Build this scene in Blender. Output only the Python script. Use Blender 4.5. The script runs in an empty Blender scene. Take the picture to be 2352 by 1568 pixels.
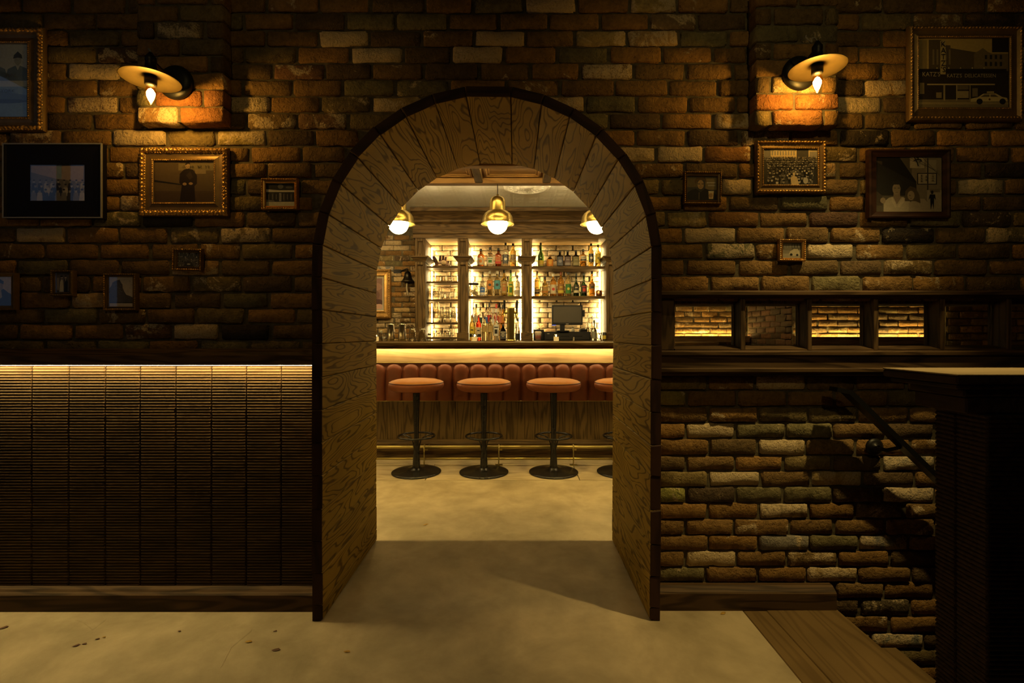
import bpy, math, random
from mathutils import Vector, Matrix

random.seed(7)
scene = bpy.context.scene
COL = scene.collection
PI = math.pi

# ---------------------------------------------------------------- camera
# f = 1120 px on the 2352 px wide frame, camera 2.08 m in front of the brick face (y = 0)
F, CX, CY, CAMD, CAMH = 1120.0, 1184.0, 768.0, 2.08, 1.15
cam_d = bpy.data.cameras.new('camera')
cam = bpy.data.objects.new('camera', cam_d)
COL.objects.link(cam)
cam.location = (0, -CAMD, CAMH)
cam.rotation_euler = (PI / 2, 0, 0)
cam_d.sensor_fit = 'HORIZONTAL'
cam_d.sensor_width = 36.0
cam_d.lens = 36.0 * F / 2352.0
cam_d.shift_x = -(CX - 1176.0) / 2352.0
cam_d.shift_y = (CY - 784.0) / 2352.0
cam_d.clip_start = 0.05
scene.camera = cam

# ---------------------------------------------------------------- world, exposure
w = bpy.data.worlds.new('world')
scene.world = w
w.use_nodes = True
w.node_tree.nodes['Background'].inputs[0].default_value = (1.0, 0.8, 0.5, 1)
w.node_tree.nodes['Background'].inputs[1].default_value = 0.0
vs = scene.view_settings
vs.view_transform = 'Standard'
vs.look = 'None'
vs.gamma = 1.0
vs.use_curve_mapping = False
vs.exposure = 0.32
cy = scene.cycles
cy.use_denoising = True
cy.use_adaptive_sampling = True
cy.adaptive_threshold = 0.04
cy.adaptive_min_samples = 16
cy.caustics_reflective = False
cy.caustics_refractive = False
cy.sample_clamp_indirect = 4.0
cy.max_bounces = 6
cy.diffuse_bounces = 3
cy.glossy_bounces = 3
cy.transparent_max_bounces = 24
cy.transmission_bounces = 5

WARM = (1.0, 0.69, 0.185)      # lamp colour of the sconces, pendants and downlights
LEDC = (1.0, 0.70, 0.22)


def spot(name, loc, target, power, half_angle, blend, radius=0.05, color=WARM):
    d = bpy.data.lights.new(name, 'SPOT')
    d.energy = power
    d.spot_size = math.radians(2 * half_angle)
    d.spot_blend = blend
    d.shadow_soft_size = radius
    d.color = color
    o = bpy.data.objects.new(name, d)
    COL.objects.link(o)
    o.location = loc
    v = Vector(target) - Vector(loc)
    o.rotation_euler = v.to_track_quat('-Z', 'Y').to_euler()
    return o


# ceiling downlights of the front room, then an added fill pair
spot('downlight_or_fill', (1.72, -0.80, 3.10), (1.02, -0.10, 0.05), 150, 21, 0.9, 0.03, (1.0, 0.72, 0.25))
spot('downlight_or_fill', (-1.30, -1.05, 3.10), (-1.30, -0.85, 0.0), 9, 24, 0.9, 0.05, (1.0, 0.76, 0.30))
for sx, sp in ((-0.9, 13), (0.9, 26)):  # unseen pair added to brighten the whole front wall
    spot('downlight_or_fill', (sx, -2.9, 3.12), (sx * 1.25, 0.0, 1.85), sp, 27, 1.0, 0.08, (1.0, 0.74, 0.27))
# ceiling downlights over the stools
for sx in (-1.15, -0.42, 0.30, 1.0):
    spot('downlight_or_fill', (sx, 1.45, 2.54), (sx, 2.02, 0.0), 52, 26, 0.7, 0.07)


# ---------------------------------------------------------------- helpers
def P(px, py, D):
    """point seen at pixel (px, py) of the photograph, D metres in front of the camera"""
    return Vector(((px - CX) * D / F, D - CAMD, CAMH - (py - CY) * D / F))


def XP(px, D):
    return (px - CX) * D / F


def ZP(py, D):
    return CAMH - (py - CY) * D / F


def YD(D):
    return D - CAMD


class MB:
    """collects shapes that become ONE mesh"""
    def __init__(s):
        s.v, s.f, s.m, s.sm, s.c = [], [], [], [], []

    def add(s, verts, faces, mi=0, smooth=False, col=None):
        b = len(s.v)
        s.v += [tuple(x) for x in verts]
        for f in faces:
            s.f.append([b + i for i in f])
            s.m.append(mi)
            s.sm.append(smooth)
            s.c.append(col)
        return s

    def box(s, x0, x1, y0, y1, z0, z1, b=0.0, mi=0):
        if x1 < x0: x0, x1 = x1, x0
        if y1 < y0: y0, y1 = y1, y0
        if z1 < z0: z0, z1 = z1, z0
        if b <= 0:
            v = [(x, y, z) for z in (z0, z1) for y in (y0, y1) for x in (x0, x1)]
            f = [(0, 2, 3, 1), (4, 5, 7, 6), (0, 1, 5, 4), (2, 6, 7, 3), (0, 4, 6, 2), (1, 3, 7, 5)]
            return s.add(v, f, mi)
        b = min(b, (x1 - x0) * .45, (y1 - y0) * .45, (z1 - z0) * .45)
        idx, v = {}, []
        xs, ys, zs = (x0, x1), (y0, y1), (z0, z1)
        for i in (0, 1):
            for j in (0, 1):
                for k in (0, 1):
                    dx, dy, dz = (b if i == 0 else -b), (b if j == 0 else -b), (b if k == 0 else -b)
                    for a, p in enumerate(((xs[i], ys[j] + dy, zs[k] + dz), (xs[i] + dx, ys[j], zs[k] + dz), (xs[i] + dx, ys[j] + dy, zs[k]))):
                        idx[(i, j, k, a)] = len(v)
                        v.append(p)
        f = []
        for i in (0, 1):
            q = [idx[(i, 0, 0, 0)], idx[(i, 1, 0, 0)], idx[(i, 1, 1, 0)], idx[(i, 0, 1, 0)]]
            f.append(q[::-1] if i == 0 else q)
            q = [idx[(0, i, 0, 1)], idx[(1, i, 0, 1)], idx[(1, i, 1, 1)], idx[(0, i, 1, 1)]]
            f.append(q if i == 0 else q[::-1])
            q = [idx[(0, 0, i, 2)], idx[(1, 0, i, 2)], idx[(1, 1, i, 2)], idx[(0, 1, i, 2)]]
            f.append(q[::-1] if i == 0 else q)
        for i in (0, 1):
            for j in (0, 1):
                f.append([idx[(i, j, 0, 0)], idx[(i, j, 1, 0)], idx[(i, j, 1, 1)], idx[(i, j, 0, 1)]])
                f.append([idx[(i, 0, j, 0)], idx[(i, 1, j, 0)], idx[(i, 1, j, 2)], idx[(i, 0, j, 2)]])
                f.append([idx[(0, i, j, 1)], idx[(1, i, j, 1)], idx[(1, i, j, 2)], idx[(0, i, j, 2)]])
                for k in (0, 1):
                    f.append([idx[(i, j, k, 0)], idx[(i, j, k, 1)], idx[(i, j, k, 2)]])
        return s.add(v, f, mi)

    def lathe(s, prof, seg=24, c=(0, 0, 0), mi=0, smooth=True, M=None, a0=0.0, a1=None):
        """prof: list of (r, z); turns about z through c, or through matrix M"""
        full = a1 is None
        n = seg if full else seg + 1
        v = []
        for (r, z) in prof:
            for k in range(n):
                a = a0 + (2 * PI if full else (a1 - a0)) * k / seg
                p = Vector((r * math.cos(a), r * math.sin(a), z))
                p = (M @ p) if M is not None else p + Vector(c)
                v.append(p)
        f = []
        for i in range(len(prof) - 1):
            for k in range(seg):
                k2 = (k + 1) % n
                f.append((i * n + k, i * n + k2, (i + 1) * n + k2, (i + 1) * n + k))
        s.add(v, f, mi, smooth)
        if full:
            if prof[0][0] > 1e-5:
                s.add([v[k] for k in range(n)], [tuple(reversed(range(n)))], mi, False)
            if prof[-1][0] > 1e-5:
                s.add([v[(len(prof) - 1) * n + k] for k in range(n)], [tuple(range(n))], mi, False)
        return s

    def tube(s, pts, r, seg=10, mi=0, closed=False, cap=True):
        pts = [Vector(p) for p in pts]
        n = len(pts)
        v = []
        up = None
        for i, p in enumerate(pts):
            if closed:
                t = (pts[(i + 1) % n] - pts[i - 1]).normalized()
            else:
                t = (pts[min(i + 1, n - 1)] - pts[max(i - 1, 0)]).normalized()
            if up is None:
                up = Vector((0, 0, 1)) if abs(t.z) < 0.9 else Vector((1, 0, 0))
            a = t.cross(up).normalized()
            b = a.cross(t).normalized()
            up = b
            rr = r[i] if isinstance(r, (list, tuple)) else r
            for k in range(seg):
                an = 2 * PI * k / seg
                v.append(p + a * (rr * math.cos(an)) + b * (rr * math.sin(an)))
        f = []
        for i in range(n if closed else n - 1):
            j = (i + 1) % n
            for k in range(seg):
                k2 = (k + 1) % seg
                f.append((i * seg + k, i * seg + k2, j * seg + k2, j * seg + k))
        s.add(v, f, mi, True)
        if cap and not closed:
            s.add(v[:seg], [tuple(reversed(range(seg)))], mi)
            s.add(v[-seg:], [tuple(range(seg))], mi)
        return s

    def prism_y(s, poly, y0, y1, mi=0, col=None):
        """polygon of (x, z) pulled from y0 to y1"""
        n = len(poly)
        v = [(x, y0, z) for x, z in poly] + [(x, y1, z) for x, z in poly]
        f = [tuple(range(n)), tuple(reversed(range(n, 2 * n)))]
        f += [(i, i + n, (i + 1) % n + n, (i + 1) % n) for i in range(n)]
        return s.add(v, f, mi, False, col)

    def prism_x(s, poly, x0, x1, mi=0, smooth=False):
        """profile of (y, z) pulled along x"""
        n = len(poly)
        v = [(x0, y, z) for y, z in poly] + [(x1, y, z) for y, z in poly]
        f = [(i, i + n, (i + 1) % n + n, (i + 1) % n) for i in range(n)]
        s.add(v, f, mi, smooth)
        return s.add(v, [tuple(range(n)), tuple(reversed(range(n, 2 * n)))], mi)

    def flat(s, poly, y, col):
        """flat polygon of (x, z) facing -y, carries a print colour"""
        n = len(poly)
        return s.add([(x, y, z) for x, z in poly], [tuple(range(n))], 0, False, col)

    def mesh(s, name, mats):
        me = bpy.data.meshes.new(name)
        me.from_pydata(s.v, [], s.f)
        for m in (mats if isinstance(mats, (list, tuple)) else [mats]):
            me.materials.append(m)
        me.polygons.foreach_set('material_index', s.m)
        me.polygons.foreach_set('use_smooth', s.sm)
        if any(c is not None for c in s.c):
            at = me.color_attributes.new('Col', 'FLOAT_COLOR', 'CORNER')
            for p in me.polygons:
                c = s.c[p.index] or (0.5, 0.5, 0.5)
                for li in p.loop_indices:
                    at.data[li].color = (c[0], c[1], c[2], 1)
        me.update()
        return me

    def build(s, name, mats, parent=None, loc=(0, 0, 0), shift=None):
        if shift is not None:
            sx, sy, sz = shift
            s.v = [(x - sx, y - sy, z - sz) for x, y, z in s.v]
        return place(name, s.mesh(name, mats), parent, loc)


def place(name, me, parent=None, loc=(0, 0, 0), rot=None, scale=None):
    o = bpy.data.objects.new(name, me)
    COL.objects.link(o)
    o.parent = parent
    o.location = loc
    if rot: o.rotation_euler = rot
    if scale: o.scale = scale
    return o


def tag(o, label, cat, group=None):
    o['label'] = label
    o['category'] = cat
    if group: o['group'] = group
    return o


def struct(o):
    o['kind'] = 'structure'
    return o


def thing(name, label, cat, loc=(0, 0, 0), group=None, rot=None):
    o = bpy.data.objects.new(name, None)
    COL.objects.link(o)
    o.empty_display_size = 0.05
    o.location = loc
    if rot: o.rotation_euler = rot
    return tag(o, label, cat, group)


def copy_tree(o, loc=None, parent=None, label=None):
    c = o.copy()
    COL.objects.link(c)
    c.parent = parent
    if loc is not None: c.location = loc
    if label: c['label'] = label
    for ch in o.children:
        copy_tree(ch, None, c)
    return c


# ---------------------------------------------------------------- materials
MATS = {}


def new_mat(name):
    m = bpy.data.materials.new(name)
    m.use_nodes = True
    nt = m.node_tree
    b = nt.nodes['Principled BSDF']
    MATS[name] = m
    return m, nt, b


def N(nt, t, **kw):
    n = nt.nodes.new(t)
    for k, v in kw.items():
        setattr(n, k, v)
    return n


def math_n(nt, op, a, b=None, clamp=False):
    n = N(nt, 'ShaderNodeMath', operation=op, use_clamp=clamp)
    for i, x in enumerate((a, b)):
        if x is None: continue
        if isinstance(x, (int, float)): n.inputs[i].default_value = x
        else: nt.links.new(x, n.inputs[i])
    return n.outputs[0]


def mix_c(nt, fac, a, b, blend='MIX'):
    n = N(nt, 'ShaderNodeMix', data_type='RGBA', blend_type=blend)
    for i, x in ((0, fac), (6, a), (7, b)):
        if isinstance(x, (int, float)): n.inputs[i].default_value = x
        elif isinstance(x, tuple): n.inputs[i].default_value = (x[0], x[1], x[2], 1)
        else: nt.links.new(x, n.inputs[i])
    return n.outputs[2]


def coords(nt, scale, rnd=True):
    """object coordinates with a per-object random offset, scaled"""
    tc = N(nt, 'ShaderNodeTexCoord')
    src = tc.outputs['Object']
    if rnd:
        oi = N(nt, 'ShaderNodeObjectInfo')
        ad = N(nt, 'ShaderNodeVectorMath', operation='MULTIPLY_ADD')
        cb = N(nt, 'ShaderNodeCombineXYZ')
        for i, k in enumerate((17.3, 31.7, 23.9)):
            nt.links.new(math_n(nt, 'MULTIPLY', oi.outputs['Random'], k), cb.inputs[i])
        ad.inputs[1].default_value = (1, 1, 1)
        nt.links.new(src, ad.inputs[0])
        nt.links.new(cb.outputs[0], ad.inputs[2])
        src = ad.outputs[0]
    mp = N(nt, 'ShaderNodeVectorMath', operation='MULTIPLY')
    mp.inputs[1].default_value = scale
    nt.links.new(src, mp.inputs[0])
    return mp.outputs[0]


def noise(nt, vec, scale=1.0, detail=2.0, rough=0.5, dist=0.0):
    n = N(nt, 'ShaderNodeTexNoise')
    n.inputs['Scale'].default_value = scale
    n.inputs['Detail'].default_value = detail
    n.inputs['Roughness'].default_value = rough
    n.inputs['Distortion'].default_value = dist
    nt.links.new(vec, n.inputs['Vector'])
    return n.outputs['Fac']


def ramp(nt, fac, stops):
    n = N(nt, 'ShaderNodeValToRGB')
    el = n.color_ramp.elements
    while len(el) < len(stops): el.new(0.5)
    for e, (p, c) in zip(el, stops):
        e.position = p
        e.color = (c[0], c[1], c[2], 1)
    nt.links.new(fac, n.inputs[0])
    return n.outputs[0]


def bump(nt, b, h, strength=0.3, dist=0.005):
    n = N(nt, 'ShaderNodeBump')
    n.inputs['Strength'].default_value = strength
    n.inputs['Distance'].default_value = dist
    nt.links.new(h, n.inputs['Height'])
    nt.links.new(n.outputs[0], b.inputs['Normal'])


def plain(name, col, rough=0.5, metal=0.0, spec=0.5, trans=0.0, ior=1.45, var=0.0, coat=0.0):
    m, nt, b = new_mat(name)
    b.inputs['Base Color'].default_value = (*col, 1)
    b.inputs['Roughness'].default_value = rough
    b.inputs['Metallic'].default_value = metal
    b.inputs['Specular IOR Level'].default_value = spec
    b.inputs['Transmission Weight'].default_value = trans
    b.inputs['IOR'].default_value = ior
    b.inputs['Coat Weight'].default_value = coat
    if var > 0:
        f = noise(nt, coords(nt, (1, 1, 1)), 25, 4, 0.6)
        c = mix_c(nt, f, tuple(x * (1 - var) for x in col), tuple(min(1, x * (1 + var)) for x in col))
        nt.links.new(c, b.inputs['Base Color'])
        nt.links.new(math_n(nt, 'MULTIPLY_ADD', f, 0.25), b.inputs['Roughness']) if False else None
    return m


def emis(name, col, strength):
    m = bpy.data.materials.new(name)
    m.use_nodes = True
    nt = m.node_tree
    nt.nodes.clear()
    e = N(nt, 'ShaderNodeEmission')
    e.inputs[0].default_value = (*col, 1)
    e.inputs[1].default_value = strength
    o = N(nt, 'ShaderNodeOutputMaterial')
    nt.links.new(e.outputs[0], o.inputs[0])
    if strength < 3.0 and 'dusk' not in name: m.cycles.emission_sampling = 'NONE'
    MATS[name] = m
    return m


def thin_glass(name, tint=(1, 1, 1), refl=1.0):
    m = bpy.data.materials.new(name)
    m.use_nodes = True
    nt = m.node_tree
    nt.nodes.clear()
    t = N(nt, 'ShaderNodeBsdfTransparent')
    t.inputs[0].default_value = (*tint, 1)
    g = N(nt, 'ShaderNodeBsdfGlossy')
    g.inputs['Roughness'].default_value = 0.02
    fr = N(nt, 'ShaderNodeLayerWeight')
    mx = N(nt, 'ShaderNodeMixShader')
    p5 = math_n(nt, 'MULTIPLY_ADD', math_n(nt, 'POWER', fr.outputs['Facing'], 4.0), 0.9)
    p5.node.inputs[2].default_value = 0.042
    nt.links.new(math_n(nt, 'MULTIPLY', p5, refl, True), mx.inputs[0])
    nt.links.new(t.outputs[0], mx.inputs[1])
    nt.links.new(g.outputs[0], mx.inputs[2])
    o = N(nt, 'ShaderNodeOutputMaterial')
    nt.links.new(mx.outputs[0], o.inputs[0])
    MATS[name] = m
    return m


def wood(name, light, dark, axis=1, rough=0.45, rings=26.0, across=5.0, along=0.9, contrast=1.0, fine=0.5, spec=0.15, sharp=0.42):
    """oak: contour lines of a stretched noise give the cathedral grain"""
    m, nt, b = new_mat(name)
    sc = [across] * 3
    sc[axis] = along
    v = coords(nt, tuple(sc))
    n1 = noise(nt, v, 1.0, 3.0, 0.42, 0.25)
    s1 = math_n(nt, 'SINE', math_n(nt, 'MULTIPLY', n1, rings * PI))
    s1 = math_n(nt, 'MULTIPLY_ADD', s1, 0.5); s1.node.inputs[2].default_value = 0.5
    line = math_n(nt, 'MULTIPLY', math_n(nt, 'SUBTRACT', s1, sharp), 1.0 / (1.0 - sharp), True)
    fs = [330.0] * 3
    fs[axis] = 9.0
    f = noise(nt, coords(nt, tuple(fs)), 1.0, 2.0, 0.6)
    big = noise(nt, coords(nt, (2.5, 2.5, 2.5)), 1.0, 3, 0.6)
    mid = tuple(a * 0.6 + c * 0.4 for a, c in zip(light, dark))
    c = mix_c(nt, math_n(nt, 'MULTIPLY', line, 0.85 * contrast), light, dark)
    c = mix_c(nt, math_n(nt, 'MULTIPLY', f, fine), c, mid, 'MIX')
    c = mix_c(nt, math_n(nt, 'MULTIPLY_ADD', f, 1.0, ), c, c) if False else c
    g = math_n(nt, 'MULTIPLY_ADD', big, 0.9); g.node.inputs[2].default_value = 0.55
    cb = N(nt, 'ShaderNodeCombineColor')
    for i in range(3): nt.links.new(g, cb.inputs[i])
    c = mix_c(nt, 1.0, c, cb.outputs[0], 'MULTIPLY')
    nt.links.new(c, b.inputs['Base Color'])
    b.inputs['Roughness'].default_value = min(0.9, rough + 0.18)
    b.inputs['Specular IOR Level'].default_value = min(spec, 0.2)
    h = math_n(nt, 'ADD', math_n(nt, 'MULTIPLY', f, 0.5), math_n(nt, 'MULTIPLY', line, -0.4))
    bump(nt, b, h, 0.25, 0.002)
    return m


def brick_mat(name):
    """body colour comes with the brick (object colour); alpha = how much pale limewash it still carries"""
    m, nt, b = new_mat(name)
    oi = N(nt, 'ShaderNodeObjectInfo')
    v = coords(nt, (1, 1, 1))
    n1 = noise(nt, v, 22, 4, 0.6, 0.3)
    n2 = noise(nt, v, 9, 5, 0.72, 0.6)
    n3 = noise(nt, v, 160, 2, 0.7)
    n4f = noise(nt, v, 70, 3, 0.7)
    base = oi.outputs['Color']
    g = math_n(nt, 'MULTIPLY_ADD', n1, 1.1); g.node.inputs[2].default_value = 0.45
    fleck = n4f
    g = math_n(nt, 'MULTIPLY', g, math_n(nt, 'ADD', 0.55, math_n(nt, 'MULTIPLY', fleck, 0.9)))
    cb = N(nt, 'ShaderNodeCombineColor')
    for i in range(3): nt.links.new(g, cb.inputs[i])
    c = mix_c(nt, 1.0, base, cb.outputs[0], 'MULTIPLY')
    # soot and burnt patches
    soot = ramp(nt, n2, [(0.30, (1, 1, 1)), (0.42, (0, 0, 0))])
    c = mix_c(nt, math_n(nt, 'MULTIPLY', soot, 0.5), c, (0.05, 0.030, 0.015))
    # limewash patches
    thr = math_n(nt, 'SUBTRACT', 0.72, math_n(nt, 'MULTIPLY', oi.outputs['Alpha'], 0.52))
    pm = math_n(nt, 'MULTIPLY', math_n(nt, 'SUBTRACT', n2, thr), 18.0, True)
    speck = ramp(nt, n3, [(0.38, (0.25, 0.25, 0.25)), (0.50, (1, 1, 1))])
    pm = math_n(nt, 'MULTIPLY', pm, speck)
    c = mix_c(nt, pm, c, (0.58, 0.44, 0.26))
    nt.links.new(c, b.inputs['Base Color'])
    b.inputs['Roughness'].default_value = 0.82
    b.inputs['Specular IOR Level'].default_value = 0.25
    n4 = noise(nt, v, 55, 4, 0.72, 0.4)
    pit = ramp(nt, noise(nt, v, 95, 2, 0.5), [(0.30, (0, 0, 0)), (0.40, (1, 1, 1))])
    h = math_n(nt, 'ADD', math_n(nt, 'MULTIPLY', n1, 0.6), math_n(nt, 'ADD', math_n(nt, 'MULTIPLY', n4, 0.9), math_n(nt, 'MULTIPLY', pit, 0.22)))
    bump(nt, b, h, 1.0, 0.012)
    return m


def rough_mat(name, c1, c2, scale=14, rough=0.85, bstr=0.6, spec=0.3, detail=5):
    m, nt, b = new_mat(name)
    v = coords(nt, (1, 1, 1), False)
    n1 = noise(nt, v, scale, detail, 0.62, 0.2)
    n3 = noise(nt, v, scale * 14, 3, 0.6)
    c = ramp(nt, n1, [(0.33, c1), (0.66, c2)])
    nt.links.new(c, b.inputs['Base Color'])
    b.inputs['Roughness'].default_value = rough
    b.inputs['Specular IOR Level'].default_value = spec
    bump(nt, b, math_n(nt, 'ADD', n1, math_n(nt, 'MULTIPLY', n3, 0.4)), bstr, 0.006)
    return m


BRICK = brick_mat('reclaimed_brick')
MORTAR = rough_mat('mortar', (0.075, 0.062, 0.036), (0.16, 0.13, 0.078), 30, 0.95, 0.8, 0.1)
OAK = wood('oak_planks', (0.370, 0.245, 0.048), (0.034, 0.020, 0.005), 1, 0.42, 56, 5.8, 0.85, 0.88, 0.25, spec=0.04, sharp=0.70)
DARKEND = wood('dark_stained_end', (0.050, 0.022, 0.014), (0.018, 0.008, 0.006), 0, 0.5, 20, 5, 1, 1, 0.5, 0.25)
DARKW_X = wood('dark_oak_lengthwise', (0.10, 0.058, 0.026), (0.022, 0.012, 0.006), 0, 0.42, 26, 9.0, 0.8, 1.0, 0.4, 0.3)
DARKW_Y = wood('dark_oak_deepwise', (0.10, 0.058, 0.026), (0.022, 0.012, 0.006), 1, 0.42, 26, 9.0, 0.8, 1.0, 0.4, 0.3)
DARKW_Z = wood('dark_oak_upright', (0.11, 0.066, 0.030), (0.026, 0.015, 0.007), 2, 0.42, 26, 9.0, 0.8, 1.0, 0.4, 0.3)
PANELW = wood('reeded_board', (0.075, 0.043, 0.017), (0.032, 0.017, 0.007), 0, 0.38, 16, 5, 0.8, 0.8, 0.5, 0.5)
BAROAK_X = wood('bar_oak_lengthwise', (0.100, 0.060, 0.022), (0.028, 0.016, 0.006), 0, 0.4, 26, 8, 0.8, 1.0, 0.4)
BAROAK_Z = wood('bar_oak_upright', (0.120, 0.074, 0.028), (0.032, 0.019, 0.007), 2, 0.45, 24, 8, 0.8, 1.0, 0.4)
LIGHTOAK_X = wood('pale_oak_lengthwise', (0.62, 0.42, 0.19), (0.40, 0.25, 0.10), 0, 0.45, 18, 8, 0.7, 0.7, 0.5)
CEILOAK_X = wood('ceiling_oak', (0.34, 0.20, 0.075), (0.19, 0.105, 0.036), 0, 0.4, 20, 8, 0.8, 0.8, 0.5)
TREADW = wood('stair_tread_oak', (0.165, 0.105, 0.042), (0.085, 0.050, 0.018), 1, 0.5, 18, 7, 0.7, 0.7, 0.5)
CONCRETE = rough_mat('polished_concrete', (0.30, 0.24, 0.15), (0.50, 0.405, 0.265), 3.2, 0.62, 0.35, 0.18, 9)
TILE = wood('wood_look_tile', (0.48, 0.385, 0.25), (0.32, 0.245, 0.15), 0, 0.4, 16, 6, 1.0, 0.8, 0.5)
BLACKM = plain('black_painted_metal', (0.014, 0.012, 0.011), 0.22, 0.0, 0.5, var=0.3)
IRON = plain('black_iron', (0.012, 0.011, 0.010), 0.45, 0.3, 0.4)
BRASS = plain('brushed_brass', (0.46, 0.36, 0.125), 0.30, 1.0, 0.5, var=0.15)
AGEDB = plain('aged_brass', (0.105, 0.074, 0.026), 0.6, 0.6, 0.5, var=0.35)
STEEL = plain('polished_steel', (0.72, 0.70, 0.66), 0.14, 1.0)
COPPER = plain('copper', (0.70, 0.33, 0.16), 0.25, 1.0)
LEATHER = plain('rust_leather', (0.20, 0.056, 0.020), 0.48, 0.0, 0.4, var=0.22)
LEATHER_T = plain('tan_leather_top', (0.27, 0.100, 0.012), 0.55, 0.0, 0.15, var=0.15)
PIPING = plain('dark_piping', (0.09, 0.028, 0.014), 0.5)
TIN = plain('painted_tin', (0.90, 0.85, 0.72), 0.30, 0.0, 0.6)
GOLDF = plain('worn_gilding', (0.62, 0.36, 0.11), 0.34, 0.75, 0.5, var=0.5)
BRONZEF = plain('dark_bronze_moulding', (0.20, 0.125, 0.045), 0.42, 0.5, 0.5, var=0.45)
BLACKF = plain('black_lacquer', (0.008, 0.007, 0.007), 0.5, 0.0, 0.15)
GREYF = plain('grey_edge', (0.30, 0.30, 0.31), 0.4)
MATB = plain('black_mat_board', (0.008, 0.008, 0.009), 0.8)
MATC = plain('cream_mat_board', (0.58, 0.50, 0.38), 0.8)
GLASS = thin_glass('clear_glass', (0.90, 0.885, 0.84), 1.9)
PANE = thin_glass('window_pane', (0.93, 0.92, 0.88), 1.0)
PICGLASS = thin_glass('picture_glass', (0.96, 0.96, 0.96), 0.8)

BULBGLASS = thin_glass('amber_bulb_glass', (1.0, 0.72, 0.30), 0.5)
PLASTIC = plain('black_plastic', (0.012, 0.012, 0.013), 0.4)
SCREEN = plain('switched_off_screen', (0.075, 0.068, 0.055), 0.22, 0, 0.6)
WAX = emis('lit_candle_wax', (1.0, 0.62, 0.18), 0.75)
FLAME = emis('candle_flame', (1.0, 0.72, 0.32), 25)
FILAMENT = emis('filament_glow', (1.0, 0.72, 0.28), 260)
GLOBE = emis('opal_globe', (1.0, 0.73, 0.27), 48.0)
LED_LEFT = emis('led_strip_ledge', (1.0, 0.74, 0.28), 82.0)
LED_NICHE = emis('led_strip_shelves', (1.0, 0.75, 0.32), 85.0)
LED_BAR = emis('led_strip_bar', (1.0, 0.75, 0.33), 26.0)
LED_WIN = emis('led_strip_far_wall', LEDC, 110.0)
LED_BACK = emis('led_strip_bar_side', (1.0, 0.74, 0.26), 130.0)
LED_FILL_TIN = emis('led_fill_tin', (1.0, 0.76, 0.36), 90.0)
LED_FILL_COFFER = emis('led_fill_coffer', (1.0, 0.70, 0.24), 60.0)


def print_mat(name, tint, rough=0.5):
    m, nt, b = new_mat(name)
    at = N(nt, 'ShaderNodeVertexColor', layer_name='Col')
    g = noise(nt, coords(nt, (1, 1, 1)), 90, 4, 0.7)
    k = math_n(nt, 'MULTIPLY_ADD', g, 0.5); k.node.inputs[2].default_value = 0.75
    cb = N(nt, 'ShaderNodeCombineColor')
    for i in range(3): nt.links.new(math_n(nt, 'MULTIPLY', k, tint[i]), cb.inputs[i])
    nt.links.new(mix_c(nt, 1.0, at.outputs[0], cb.outputs[0], 'MULTIPLY'), b.inputs['Base Color'])
    b.inputs['Roughness'].default_value = rough
    b.inputs['Specular IOR Level'].default_value = 0.3
    return m


PRINT = print_mat('photo_print', (1.0, 0.92, 0.80))
PRINT_B = print_mat('bluish_photo_print', (0.75, 0.88, 1.0))
LETTER = plain('pale_lettering', (0.62, 0.52, 0.33), 0.6)
LETTER_D = plain('dark_lettering', (0.012, 0.010, 0.008), 0.6)
# ================================================================ SETTING
ACX, AZS, AR = -0.1135, 1.4467, 0.6616      # arch: centre, springing height, inner radius
AT = 0.042                                   # plank thickness
AY0, AY1 = -0.125, 0.64                      # planks run from here to there
RM = AR + AT * 0.55


# ---------------------------------------------------------------- bricks
def brick_mesh(name, corners, depth=0.055, nx=7, nz=4, rough=1.0, rnd=random):
    """corners (x, z): bottom-left, bottom-right, top-right, top-left; face at y = 0, back at y = depth"""
    bl, br, tr, tl = [Vector((c[0], 0, c[1])) for c in corners]
    v, f = [], []
    for j in range(nz):
        for i in range(nx):
            u, t = i / (nx - 1), j / (nz - 1)
            # inner rows sit close to the edge so that the edge is a rounded arris
            if nx > 3 and i == 1: u = 0.035 + 0.02 * rnd.random()
            if nx > 3 and i == nx - 2: u = 0.965 - 0.02 * rnd.random()
            if nz > 3 and j == 1: t = 0.07 + 0.05 * rnd.random()
            if nz > 3 and j == nz - 2: t = 0.93 - 0.05 * rnd.random()
            p = (bl * (1 - u) + br * u) * (1 - t) + (tl * (1 - u) + tr * u) * t
            edge = (i in (0, nx - 1)) + (j in (0, nz - 1))
            if edge:
                p.y = (0.003 + 0.004 * rnd.random()) * (1.5 if edge == 2 else 1) * rough
                p.z += rnd.uniform(-0.0040, 0.0018) * rough * (1 if j == nz - 1 else -1 if j == 0 else 0)
                p.x += rnd.uniform(-0.0045, 0.002) * rough * (1 if i == nx - 1 else -1 if i == 0 else 0)
                if edge == 2:
                    p.x += (0.004 if i == 0 else -0.004) * rough
                    p.z += (0.003 if j == 0 else -0.003) * rough
                if rnd.random() < 0.06:
                    p.y += 0.010 * rough
            else:
                p.y = rnd.uniform(-0.0025, 0.0025) * rough
            v.append(p)
    for j in range(nz - 1):
        for i in range(nx - 1):
            a = j * nx + i
            f.append((a, a + 1, a + nx + 1, a + nx))
    loop = list(range(nx)) + [j * nx + nx - 1 for j in range(1, nz)] + [(nz - 1) * nx + i for i in range(nx - 2, -1, -1)] + [j * nx for j in range(nz - 2, 0, -1)]
    n0 = len(v)
    for k in loop:
        v.append(Vector((v[k].x, depth, v[k].z)))
    L = len(loop)
    for k in range(L):
        f.append((loop[k], n0 + k, n0 + (k + 1) % L, loop[(k + 1) % L]))
    me = bpy.data.meshes.new(name)
    me.from_pydata([tuple(p) for p in v], [], f)
    me.polygons.foreach_set('use_smooth', [True] * len(me.polygons))
    me.materials.append(BRICK)
    me.update()
    return me


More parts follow.
